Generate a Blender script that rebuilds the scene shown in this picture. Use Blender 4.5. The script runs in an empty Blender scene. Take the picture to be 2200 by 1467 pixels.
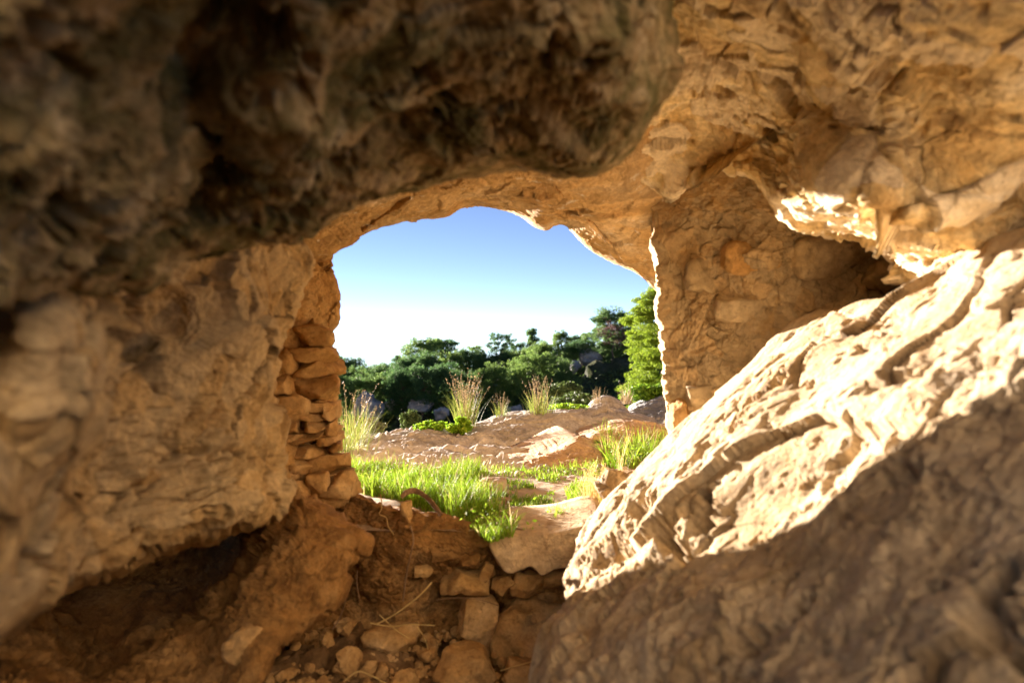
import bpy, math
import numpy as np

# ------------------------------------------------------------------ camera, sky, sun, exposure
SC = bpy.context.scene
COL = SC.collection
F = 1467.0                     # focal length in photo pixels (24 mm on a 36 mm, 2200 px wide frame)
CX, CY = 1100.0, 733.5
SUN_AZ, SUN_EL = 37.0, 6.0     # degrees to the left of the view, degrees above the horizon

cam_d = bpy.data.cameras.new("camera")
cam_d.lens = 24.0
cam_d.sensor_width = 36.0
cam_d.clip_start = 0.02
cam_d.clip_end = 3000.0
cam_d.dof.use_dof = True
cam_d.dof.focus_distance = 4.6
cam_d.dof.aperture_fstop = 2.4
cam_d.dof.aperture_blades = 0
cam = bpy.data.objects.new("camera", cam_d)
cam.rotation_euler = (math.radians(90), 0, 0)
COL.objects.link(cam)
SC.camera = cam

world = bpy.data.worlds.new("World")
SC.world = world
world.use_nodes = True
wn = world.node_tree
sky = wn.nodes.new("ShaderNodeTexSky")
sky.sky_type = 'NISHITA'
sky.sun_disc = False
sky.sun_elevation = math.radians(SUN_EL)
sky.sun_rotation = math.radians(-SUN_AZ)
sky.altitude = 0
sky.air_density = 0.25
sky.dust_density = 0.0
sky.ozone_density = 1.25
bg = wn.nodes["Background"]
bg.inputs[1].default_value = 0.05
wn.links.new(sky.outputs[0], bg.inputs[0])

sun_d = bpy.data.lights.new("sun", 'SUN')
sun_d.energy = 5.0
sun_d.angle = math.radians(0.5)
sun_d.color = (1.0, 0.975, 0.95)
sun = bpy.data.objects.new("sun", sun_d)
sun.rotation_euler = (math.radians(90 - SUN_EL), 0, math.radians(180 + SUN_AZ))
COL.objects.link(sun)

SC.view_settings.view_transform = 'Standard'
SC.view_settings.look = 'None'
SC.view_settings.gamma = 1.0
SC.view_settings.exposure = 2.72
SC.view_settings.use_white_balance = True
SC.view_settings.white_balance_temperature = 7700
SC.view_settings.white_balance_tint = 17
SC.cycles.use_denoising = True
SC.cycles.max_bounces = 12
SC.cycles.diffuse_bounces = 8
SC.cycles.transmission_bounces = 4
SC.cycles.sample_clamp_indirect = 8.0
SC.cycles.caustics_reflective = False
SC.cycles.caustics_refractive = False

# ------------------------------------------------------------------ numeric helpers
RNG = np.random.default_rng(7)
G16 = np.array([(1,1,0),(-1,1,0),(1,-1,0),(-1,-1,0),(1,0,1),(-1,0,1),(1,0,-1),(-1,0,-1),
                (0,1,1),(0,-1,1),(0,1,-1),(0,-1,-1),(1,1,0),(-1,1,0),(0,-1,1),(0,-1,-1)], np.float32)

def hash_u(ix, iy, iz, seed):
    with np.errstate(over='ignore'):
        h = (ix.astype(np.uint32) * np.uint32(0x8da6b343)) ^ (iy.astype(np.uint32) * np.uint32(0xd8163841)) \
            ^ (iz.astype(np.uint32) * np.uint32(0xcb1ab31f)) ^ np.uint32((seed * 2654435761) & 0xffffffff)
        h ^= h >> np.uint32(15)
        h *= np.uint32(0x2c1b3c6d)
        h ^= h >> np.uint32(12)
        h *= np.uint32(0x297a2d39)
        h ^= h >> np.uint32(15)
    return h

def perlin(p, seed=0):
    p = np.asarray(p, np.float32)
    i = np.floor(p).astype(np.int32)
    f = p - i
    u = f * f * f * (f * (f * 6 - 15) + 10)
    out = 0
    for dx in (0, 1):
        wx = u[:, 0] if dx else 1 - u[:, 0]
        for dy in (0, 1):
            wy = u[:, 1] if dy else 1 - u[:, 1]
            for dz in (0, 1):
                wz = u[:, 2] if dz else 1 - u[:, 2]
                g = G16[hash_u(i[:, 0] + dx, i[:, 1] + dy, i[:, 2] + dz, seed) & np.uint32(15)]
                out = out + wx * wy * wz * (g[:, 0] * (f[:, 0] - dx) + g[:, 1] * (f[:, 1] - dy) + g[:, 2] * (f[:, 2] - dz))
    return out

def fbm(p, octaves=4, seed=0, gain=0.5, ridged=False):
    p = np.asarray(p, np.float32)
    out, a, s = 0, 1.0, 1.0
    for o in range(octaves):
        n = perlin(p * s + 17.3 * o, seed + o)
        if ridged:
            n = 0.5 - np.abs(n) * 1.6
        out = out + a * n
        a *= gain
        s *= 2.03
    return out

def worley(p, seed=0):
    p = np.asarray(p, np.float32)
    i = np.floor(p).astype(np.int32)
    n = len(p)
    f1 = np.full(n, 9e9, np.float32); f2 = f1.copy()
    vec = np.zeros((n, 3), np.float32); cid = np.zeros(n, np.uint32)
    for dx in (-1, 0, 1):
        for dy in (-1, 0, 1):
            for dz in (-1, 0, 1):
                c = i + np.array((dx, dy, dz), np.int32)
                h = hash_u(c[:, 0], c[:, 1], c[:, 2], seed)
                o = np.stack([(h & np.uint32(1023)), ((h >> np.uint32(10)) & np.uint32(1023)),
                              ((h >> np.uint32(20)) & np.uint32(1023))], 1).astype(np.float32) / 1023.0
                v = p - (c + o)
                d = np.einsum('ij,ij->i', v, v)
                closer = d < f1
                f2 = np.where(closer, f1, np.minimum(f2, d))
                vec[closer] = v[closer]
                cid[closer] = h[closer]
                f1 = np.where(closer, d, f1)
    return np.sqrt(f1), np.sqrt(f2), vec, cid

def smooth(a, b, x):
    t = np.clip((x - a) / (b - a + 1e-9), 0, 1)
    return t * t * (3 - 2 * t)

def facets(p, size, seed, tilt=0.8, step=0.5, crack=0.35, crack_w=0.10, warp=0.18):
    """broken faces: every cell is a plane with a tilt and an offset of its own, cracks between"""
    q = np.asarray(p, np.float32) / size
    w = np.stack([perlin(q * 1.3 + k * 31.7, seed + k) for k in range(3)], 1)
    q = q + warp * 2 * w
    f1, f2, v, cid = worley(q, seed)
    r = [((cid >> np.uint32(s)) & np.uint32(255)).astype(np.float32) / 255.0 - 0.5 for s in (0, 8, 16, 24)]
    h = r[0] * 2 * step + 2 * tilt * (r[1] * v[:, 0] + r[2] * v[:, 1] + r[3] * v[:, 2])
    e = smooth(0, crack_w, f2 - f1)
    cm = (1 - e) * smooth(-0.05, 0.3, w[:, 0])
    facets.last = (r[0] + 0.5, cm)
    return size * (h - cm * crack)

def rock(p, L, seed, lump=1.0, face=1.0, fine=1.0, pit=0.3, grain=None):
    """displacement of a broken limestone surface, L = size of its large lumps in metres; grain = stretch of the pattern"""
    p = np.asarray(p, np.float32)
    g = p if grain is None else p * np.asarray(grain, np.float32)
    d = lump * L * 0.20 * fbm(g / L, 3, seed)
    rough = 0.30 + 0.70 * smooth(-0.25, 0.35, perlin(p / (L * 1.1), seed + 61))
    d = d + face * 0.15 * facets(g, L * 0.62, seed + 11, 0.8, 0.30, 0.25, 0.05)
    d = d + face * 0.17 * facets(g, L * 0.27, seed + 23, 0.85, 0.30, 0.30, 0.05, 0.24)
    rock.last = facets.last
    d = d + face * 0.12 * rough * facets(p, L * 0.10, seed + 29, 0.9, 0.35, 0.2, 0.08, 0.3)
    d = d + fine * L * (0.009 * rough * fbm(g / (L * 0.19), 2, seed + 41) + 0.017 * (0.4 + 0.6 * rough) * fbm(p / (L * 0.08), 5, seed + 47, 0.64))
    if pit:
        q = p / (L * 0.22)
        w = 0.5 * np.stack([fbm(q * 1.6 + 9.1 * k, 3, seed + 71 + k) for k in range(3)], 1)
        f1, f2, v, cid = worley(q + w, seed + 77)
        r = ((cid >> np.uint32(4)) & np.uint32(255)).astype(np.float32) / 255
        sz = 0.08 + 0.38 * r ** 2
        mask = smooth(-0.1, 0.25, perlin(p / (L * 0.9), seed + 58))
        d = d - pit * 0.30 * L * 0.4 * sz * smooth(sz, sz * 0.5, f1) * mask
    return d

def hollows(p, spots, seed=0):
    """ragged hollows worn into a surface: spots are (photo x, photo y, distance, radius in m, depth in m)"""
    p = np.asarray(p, np.float64)
    out = np.zeros(len(p))
    w = np.stack([fbm(p * 11 + 5.1 * k, 4, 881 + seed + k, 0.6) for k in range(3)], 1)
    for (x, y, d, r, h) in spots:
        c = np.array(((x - CX) / F * d, d, (CY - y) / F * d))
        q = (p - c) / r + 1.25 * w
        out -= h * smooth(1.0, 0.45, np.linalg.norm(q, axis=1))
    return out

def at(px, py, d):
    return np.array(((px - CX) / F * d, d, (CY - py) / F * d), np.float64)

# ------------------------------------------------------------------ objects
def tag(o, label=None, cat=None, group=None, kind=None):
    if label: o["label"] = label
    if cat: o["category"] = cat
    if group: o["group"] = group
    if kind: o["kind"] = kind
    return o

def link_mesh(name, V, faces, mat, parent=None, smooth_shade=True, origin=None):
    """faces: int array (n,4) or (n,3), or a list of such arrays"""
    V = np.asarray(V, np.float32).reshape(-1, 3)
    if not isinstance(faces, list): faces = [faces]
    faces = [np.asarray(f, np.int32) for f in faces if len(f)]
    if origin is not None:
        V = V - np.asarray(origin, np.float32)
    me = bpy.data.meshes.new(name)
    idx = np.concatenate([f.ravel() for f in faces])
    tot = np.concatenate([np.full(len(f), f.shape[1], np.int32) for f in faces])
    start = np.concatenate([[0], np.cumsum(tot)[:-1]]).astype(np.int32)
    me.vertices.add(len(V)); me.vertices.foreach_set("co", V.ravel())
    me.loops.add(len(idx)); me.loops.foreach_set("vertex_index", idx)
    me.polygons.add(len(tot)); me.polygons.foreach_set("loop_start", start)
    me.polygons.foreach_set("use_smooth", np.full(len(tot), smooth_shade, bool))
    me.update(calc_edges=True)
    if mat: me.materials.append(mat)
    o = bpy.data.objects.new(name, me)
    COL.objects.link(o)
    if parent: o.parent = parent
    if origin is not None: o.location = tuple(float(c) for c in origin)
    return o

def empty(name, loc):
    o = bpy.data.objects.new(name, None)
    o.location = tuple(float(c) for c in loc)
    o.empty_display_size = 0.1
    COL.objects.link(o)
    return o

def grid_faces(nr, nc, closed):
    r = np.arange(nr - 1)[:, None]; c = np.arange(nc if closed else nc - 1)[None, :]
    c2 = (c + 1) % nc
    return np.stack([r * nc + c, r * nc + c2, (r + 1) * nc + c2, (r + 1) * nc + c], -1).reshape(-1, 4)

def grid_normals(P, closed):
    if closed:
        du = np.roll(P, -1, 1) - np.roll(P, 1, 1)
    else:
        du = np.gradient(P, axis=1)
    dv = np.gradient(P, axis=0)
    n = np.cross(du, dv)
    l = np.linalg.norm(n, axis=-1, keepdims=True)
    return n / np.maximum(l, 1e-12)

def catmull_closed(C, n):
    C = np.asarray(C, np.float64)
    m = len(C); k = 24
    t = np.linspace(0, 1, k, endpoint=False)[:, None]
    out = []
    for i in range(m):
        a, b, c, d = C[(i - 1) % m], C[i], C[(i + 1) % m], C[(i + 2) % m]
        out.append(0.5 * (2 * b + (c - a) * t + (2 * a - 5 * b + 4 * c - d) * t ** 2 + (3 * b - a - 3 * c + d) * t ** 3))
    D = np.concatenate(out)
    L = np.linalg.norm(np.diff(np.vstack([D, D[:1]])[:, :2], axis=0), axis=1)
    s = np.concatenate([[0], np.cumsum(L)])
    tt = np.linspace(0, s[-1], n, endpoint=False)
    E = np.vstack([D, D[:1]])
    return np.stack([np.interp(tt, s, E[:, j]) for j in range(E.shape[1])], 1)

def tps_fit(X, w, lam=1e-4):
    n = len(X)
    r = np.linalg.norm(X[:, None] - X[None], axis=-1)
    K = np.where(r > 0, r ** 2 * np.log(np.maximum(r, 1e-9)), 0) + lam * np.eye(n)
    Pm = np.hstack([np.ones((n, 1)), X])
    A = np.block([[K, Pm], [Pm.T, np.zeros((3, 3))]])
    return X, np.linalg.solve(A, np.concatenate([w, np.zeros(3)]))

def tps_eval(fit, Q):
    X, c = fit
    out = np.empty(len(Q))
    for s in range(0, len(Q), 20000):
        q = Q[s:s + 20000]
        r = np.linalg.norm(q[:, None] - X[None], axis=-1)
        K = np.where(r > 0, r ** 2 * np.log(np.maximum(r, 1e-9)), 0)
        out[s:s + 20000] = K @ c[:len(X)] + c[len(X)] + q @ c[len(X) + 1:]
    return out

def mass(name, contour, center, mat, ctrl=(), nu=600, nv=220, roll=(0.25, 0.2), wrap=0.5, wrap_scale=-0.10,
         disp=None, lo=0.25, hi=12.0, post=None, parent=None, back=None):
    """A rock body seen through its outline: outline points and inner points carry their own distance; the front is
    a smooth surface through them, rounded over at the rim and carried on round the back."""
    C = np.asarray(contour, np.float64)
    L = catmull_closed(C, nu)
    ctr = np.asarray(center, np.float64)
    pts = [tuple(c) for c in C] + [tuple(c) for c in ctrl]
    X = np.array([(p[0] / 1000, p[1] / 1000) for p in pts]); w = np.array([1.0 / p[2] for p in pts])
    fit = tps_fit(X, w)
    t = np.linspace(0, 1, nv + 1)[1:] ** 0.75
    pix = ctr[None, None, :2] + t[:, None, None] * (L[None, :, :2] - ctr[None, None, :2])
    wv = tps_eval(fit, pix.reshape(-1, 2) / 1000).reshape(nv, nu)
    d = 1.0 / np.clip(wv, 1 / hi, 1 / lo)
    rf, rd = roll
    s = np.clip((t - (1 - rf)) / rf, 0, 1)
    d = d + (rd * (1 - np.sqrt(np.maximum(1 - s * s, 0))))[:, None]
    nw = 10
    rows_p, rows_d = [pix], [d]
    for k in range(1, nw + 1):
        u = k / nw
        sc = 1.0 + wrap_scale * u
        rows_p.append((ctr[None, None, :2] + sc * (L[None, :, :2] - ctr[None, None, :2])))
        rows_d.append((d[-1] + wrap * u ** 1.3)[None])
    pix = np.concatenate(rows_p); d = np.concatenate(rows_d)
    P = np.stack([(pix[..., 0] - CX) / F * d, d, (CY - pix[..., 1]) / F * d], -1)
    if back is not None:                     # straight back in the world instead of along the line of sight
        for k in range(1, nw + 1):
            P[nv - 1 + k] = P[nv - 1] + np.asarray(back)[None] * (k / nw)
    nr = len(P)
    N = grid_normals(P, True)
    mid = slice(nv // 4, nv // 2)
    if np.mean(np.sum(N[mid] * P[mid], -1)) > 0: N = -N
    Pf, Nf = P.reshape(-1, 3), N.reshape(-1, 3)
    db = P[-1, :, 1].mean()
    cap = at(ctr[0], ctr[1], db) if back is None else P[0].mean(0) + np.asarray(back)
    if disp is not None:
        rock.last = None
        Pf = Pf + Nf * (disp(Pf) * np.repeat(np.concatenate([1 - 0.35 * smooth(0.90, 1.0, t), np.linspace(0.6, 0.15, nw)]), nu))[:, None]
    if post is not None:
        Pf = post(Pf)
    V = np.vstack([Pf, Pf[:nu].mean(0)[None], cap[None]])
    ci, cb = nr * nu, nr * nu + 1
    j = np.arange(nu); j2 = (j + 1) % nu
    tri = np.stack([np.full(nu, ci), j2, j], 1)
    b0 = (nr - 1) * nu
    tri2 = np.stack([np.full(nu, cb), b0 + j, b0 + j2], 1)
    og = Pf.mean(0); og[2] = Pf[:, 2].min()
    o = link_mesh(name, V, [grid_faces(nr, nu, True), tri, tri2], mat, parent=parent, origin=og)
    if disp is not None and rock.last is not None:
        for nm, arr in zip(("plate", "crack"), rock.last):
            at_ = o.data.attributes.new(nm, 'FLOAT', 'POINT')
            at_.data.foreach_set("value", np.concatenate([arr, [0, 0]]).astype(np.float32))
    return o

# ------------------------------------------------------------------ materials
def new_mat(name):
    m = bpy.data.materials.new(name)
    m.use_nodes = True
    nt = m.node_tree
    return m, nt, nt.nodes["Principled BSDF"]

def nd(nt, typ, **kw):
    n = nt.nodes.new(typ)
    for k, v in kw.items():
        if k.startswith("i_"): n.inputs[k[2:]].default_value = v
        else: setattr(n, k, v)
    return n

def noise(nt, vec, scale, detail=6, rough=0.6, distort=0.0, dims='3D'):
    n = nd(nt, "ShaderNodeTexNoise")
    n.inputs["Scale"].default_value = scale
    n.inputs["Detail"].default_value = detail
    n.inputs["Roughness"].default_value = rough
    n.inputs["Distortion"].default_value = distort
    nt.links.new(vec, n.inputs["Vector"])
    return n

def ramp(nt, fac, stops):
    r = nd(nt, "ShaderNodeValToRGB")
    e = r.color_ramp.elements
    while len(e) < len(stops): e.new(0.5)
    for i, (p, c) in enumerate(stops):
        e[i].position = p
        e[i].color = (*c, 1) if len(c) == 3 else c
    nt.links.new(fac, r.inputs[0])
    return r

def mixc(nt, fac, a, b, mode='MIX'):
    m = nd(nt, "ShaderNodeMix", data_type='RGBA', blend_type=mode)
    for sock, v in ((m.inputs[0], fac), (m.inputs[6], a), (m.inputs[7], b)):
        if hasattr(v, "is_linked"): nt.links.new(v, sock)
        elif isinstance(v, (int, float)): sock.default_value = v
        else: sock.default_value = (*v, 1)
    return m.outputs[2]

def rock_mat(name, c1, c2, c3, scale=2.0, stain=None, stain_amt=0.5, stain_scale=1.5, sun_streak=None, bump=0.5, bump_scale=60.0, patch=0.5, plate=None, plate_amt=0.6, crack_amt=0.7, pores=0.45, pore_scale=38.0):
    """c1..c3: three tones in large blotches; stain: lichen, moss or soot patches; vein: pale streaks painted as grazing sunlight"""
    m, nt, b = new_mat(name)
    geo = nd(nt, "ShaderNodeNewGeometry")
    vec = geo.outputs["Position"]
    n1 = noise(nt, vec, scale, 8, 0.62, 0.6)
    col = ramp(nt, n1.outputs[0], [(0.32, c1), (0.5, c2), (0.68, c3)]).outputs[0]
    # stone by stone tone
    warpn = noise(nt, vec, scale * 3, 3, 0.5)
    add = nd(nt, "ShaderNodeVectorMath", operation='MULTIPLY_ADD')
    nt.links.new(warpn.outputs["Color"], add.inputs[0]); add.inputs[1].default_value = (0.08, 0.08, 0.08)
    nt.links.new(vec, add.inputs[2])
    vo = nd(nt, "ShaderNodeTexVoronoi"); vo.inputs["Scale"].default_value = scale * 5
    nt.links.new(add.outputs[0], vo.inputs["Vector"])
    sep = nd(nt, "ShaderNodeSeparateColor"); nt.links.new(vo.outputs["Color"], sep.inputs[0])
    tone = ramp(nt, sep.outputs[0], [(0.0, (0.62, 0.60, 0.58)), (0.5, (0.95, 0.95, 0.95)), (1.0, (1.25, 1.22, 1.15))])
    col = mixc(nt, patch, col, tone.outputs[0], 'MULTIPLY')
    n3 = noise(nt, vec, scale * 14, 6, 0.7)
    sp = ramp(nt, n3.outputs[0], [(0.3, (0.62, 0.60, 0.57)), (0.52, (1, 1, 1)), (0.75, (1.22, 1.2, 1.16))])
    col = mixc(nt, 0.8, col, sp.outputs[0], 'MULTIPLY')
    if plate:
        pa = nd(nt, "ShaderNodeAttribute", attribute_name="plate")
        pr = ramp(nt, pa.outputs["Fac"], [(0.5, (0, 0, 0)), (0.62, (1, 1, 1))])
        pm = nd(nt, "ShaderNodeMath", operation='MULTIPLY'); nt.links.new(pr.outputs[0], pm.inputs[0]); pm.inputs[1].default_value = plate_amt
        col = mixc(nt, pm.outputs[0], col, mixc(nt, 0.7, plate, sp.outputs[0], 'MULTIPLY'))
        ca = nd(nt, "ShaderNodeAttribute", attribute_name="crack")
        cm = nd(nt, "ShaderNodeMath", operation='MULTIPLY'); nt.links.new(ca.outputs["Fac"], cm.inputs[0]); cm.inputs[1].default_value = crack_amt
        col = mixc(nt, cm.outputs[0], col, (c1[0] * 0.35, c1[1] * 0.32, c1[2] * 0.3))
    if sun_streak:
        n5 = noise(nt, vec, scale * 4, 5, 0.6, 1.5)
        vm = ramp(nt, n5.outputs[0], [(0.60, (0, 0, 0)), (0.70, (1, 1, 1))])
        col = mixc(nt, vm.outputs[0], col, sun_streak)
    if stain:
        n2 = noise(nt, vec, stain_scale, 7, 0.68, 0.4)
        lo = 0.62 - 0.28 * stain_amt
        sm = ramp(nt, n2.outputs[0], [(lo, (0, 0, 0)), (lo + 0.16, (0.85, 0.85, 0.85))])
        col = mixc(nt, sm.outputs[0], col, stain)
    if pores:
        n6 = noise(nt, vec, pore_scale, 4, 0.6, 0.5)
        pm6 = ramp(nt, n6.outputs[0], [(0.30, (1, 1, 1)), (0.40, (0, 0, 0))])
        pf = nd(nt, "ShaderNodeMath", operation='MULTIPLY'); nt.links.new(pm6.outputs[0], pf.inputs[0]); pf.inputs[1].default_value = pores
        col = mixc(nt, pf.outputs[0], col, (c1[0] * 0.3, c1[1] * 0.27, c1[2] * 0.24))
    nt.links.new(col, b.inputs["Base Color"])
    b.inputs["Roughness"].default_value = 0.92
    b.inputs["Specular IOR Level"].default_value = 0.2
    nb = noise(nt, vec, bump_scale, 8, 0.72)
    nb2 = noise(nt, vec, bump_scale * 0.25, 4, 0.6, 0.8)
    ad = nd(nt, "ShaderNodeMath", operation='MULTIPLY_ADD')
    nt.links.new(nb2.outputs[0], ad.inputs[0]); ad.inputs[1].default_value = 2.5
    nt.links.new(nb.outputs[0], ad.inputs[2])
    bp = nd(nt, "ShaderNodeBump"); bp.inputs["Strength"].default_value = bump
    bp.inputs["Distance"].default_value = 0.55 / bump_scale
    nt.links.new(ad.outputs[0], bp.inputs["Height"])
    nt.links.new(bp.outputs[0], b.inputs["Normal"])
    return m

def leaf_mat(name, c1, c2, c3, trans=0.35, rough=0.6, dry=None, vary=False):
    m, nt, b = new_mat(name)
    geo = nd(nt, "ShaderNodeNewGeometry")
    col = ramp(nt, geo.outputs["Random Per Island"], [(0.0, c1), (0.55, c2), (1.0, c3)] if dry is None else [(0.0, c1), (0.5, c2), (0.91, c3), (0.94, dry)]).outputs[0]
    if vary:
        oi = nd(nt, "ShaderNodeObjectInfo")
        vr = ramp(nt, oi.outputs["Random"], [(0.0, (0.62, 0.74, 0.8)), (0.5, (1, 1, 1)), (1.0, (1.45, 1.3, 0.95))])
        col = mixc(nt, 1.0, col, vr.outputs[0], 'MULTIPLY')
    nt.links.new(col, b.inputs["Base Color"])
    b.inputs["Roughness"].default_value = rough
    b.inputs["Specular IOR Level"].default_value = 0.25
    tr = nd(nt, "ShaderNodeBsdfTranslucent"); nt.links.new(col, tr.inputs[0])
    mx = nd(nt, "ShaderNodeMixShader"); mx.inputs[0].default_value = trans
    nt.links.new(b.outputs[0], mx.inputs[1]); nt.links.new(tr.outputs[0], mx.inputs[2])
    nt.links.new(mx.outputs[0], nt.nodes["Material Output"].inputs[0])
    return m

OCHRE = dict(c1=(0.30, 0.175, 0.075), c2=(0.46, 0.31, 0.16), c3=(0.55, 0.42, 0.26))
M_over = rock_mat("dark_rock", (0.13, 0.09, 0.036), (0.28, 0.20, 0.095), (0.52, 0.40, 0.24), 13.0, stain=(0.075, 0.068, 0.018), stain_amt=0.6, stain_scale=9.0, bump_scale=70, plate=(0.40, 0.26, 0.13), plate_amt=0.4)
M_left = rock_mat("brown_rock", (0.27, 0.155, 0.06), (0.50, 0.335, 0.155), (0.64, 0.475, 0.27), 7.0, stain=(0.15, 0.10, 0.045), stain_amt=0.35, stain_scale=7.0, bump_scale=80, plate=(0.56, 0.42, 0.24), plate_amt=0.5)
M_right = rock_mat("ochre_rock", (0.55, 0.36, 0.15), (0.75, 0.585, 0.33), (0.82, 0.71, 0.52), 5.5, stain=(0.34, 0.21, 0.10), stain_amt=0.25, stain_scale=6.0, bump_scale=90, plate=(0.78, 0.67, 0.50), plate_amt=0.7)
M_slope = rock_mat("pale_sandy_rock", (0.33, 0.215, 0.105), (0.47, 0.34, 0.195), (0.57, 0.445, 0.29), 6.0, stain=(0.33, 0.27, 0.20), stain_amt=0.3, stain_scale=4.0, bump=0.8, bump_scale=110, plate=(0.53, 0.41, 0.27), plate_amt=0.35, pores=0.6)
M_arch = rock_mat("arch_rock", (0.36, 0.20, 0.08), (0.52, 0.34, 0.16), (0.62, 0.47, 0.30), 3.0, stain=(0.16, 0.11, 0.06), stain_amt=0.2, stain_scale=6.0, sun_streak=(0.62, 0.55, 0.46), bump_scale=60)  # pale streaks in the colour stand for sun grazing the underside
M_masonry = rock_mat("mortared_rock", (0.33, 0.245, 0.14), (0.46, 0.35, 0.21), (0.56, 0.445, 0.29), 3.4, stain=(0.56, 0.35, 0.13), stain_amt=0.15, stain_scale=4.5, bump_scale=60, plate=(0.54, 0.37, 0.19), plate_amt=0.5, crack_amt=0.35)
M_stone = rock_mat("ochre_stone", (0.34, 0.18, 0.06), (0.48, 0.29, 0.12), (0.56, 0.38, 0.19), 5.0, bump_scale=80)
M_earth = rock_mat("red_earth", (0.16, 0.075, 0.024), (0.30, 0.155, 0.052), (0.45, 0.265, 0.11), 5.0, stain=(0.12, 0.065, 0.03), stain_amt=0.2, stain_scale=5.0, bump=0.8, bump_scale=110)
M_floor = rock_mat("pit_earth", (0.11, 0.06, 0.026), (0.20, 0.115, 0.052), (0.30, 0.19, 0.10), 6.0, bump=0.8, bump_scale=120)
M_out = rock_mat("pink_limestone", (0.27, 0.24, 0.21), (0.39, 0.35, 0.31), (0.54, 0.50, 0.455), 2.6, stain=(0.30, 0.25, 0.21), stain_amt=0.3, stain_scale=1.6, bump_scale=40)
M_outo = rock_mat("orange_outcrop", (0.36, 0.22, 0.12), (0.48, 0.33, 0.20), (0.58, 0.46, 0.34), 2.4, stain=(0.33, 0.27, 0.22), stain_amt=0.2, stain_scale=1.6, bump_scale=40)
M_grey = rock_mat("grey_limestone", (0.22, 0.22, 0.22), (0.34, 0.34, 0.34), (0.46, 0.45, 0.43), 0.5, stain=(0.12, 0.12, 0.11), stain_amt=0.3, stain_scale=0.8, bump_scale=6)
M_cliff = rock_mat("cliff_rock", **OCHRE, scale=1.2, bump_scale=30)

# ------------------------------------------------------------------ ground outside, valley and hill
def gbase(x, y):
    return -0.535 - 0.05 * y

def ground_z(x, y):
    k = x / np.maximum(y, 0.1)
    z = gbase(x, np.minimum(y, 9))
    edge = 6.3 + 1.6 * smooth(-0.05, 0.2, k) + 2.0 * smooth(0.12, 0.3, k)
    z = z - 5.6 * smooth(0, 22, y - edge) - 0.35 * smooth(0, 1.2, y - edge) - 0.09 * np.maximum(y - 130, 0)
    return z

def hill_z(x, y):
    k = x / y
    s = (y - 35) / 35
    z = -6.2 + np.maximum(k + 0.25, -0.1) * 14 * np.clip(s, 0, 1.1)
    return np.where(y > 76, z - (y - 76) * 0.25, z)

def gy(py):
    q = (py - CY) / F
    return 0.535 / (q - 0.05)

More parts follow.
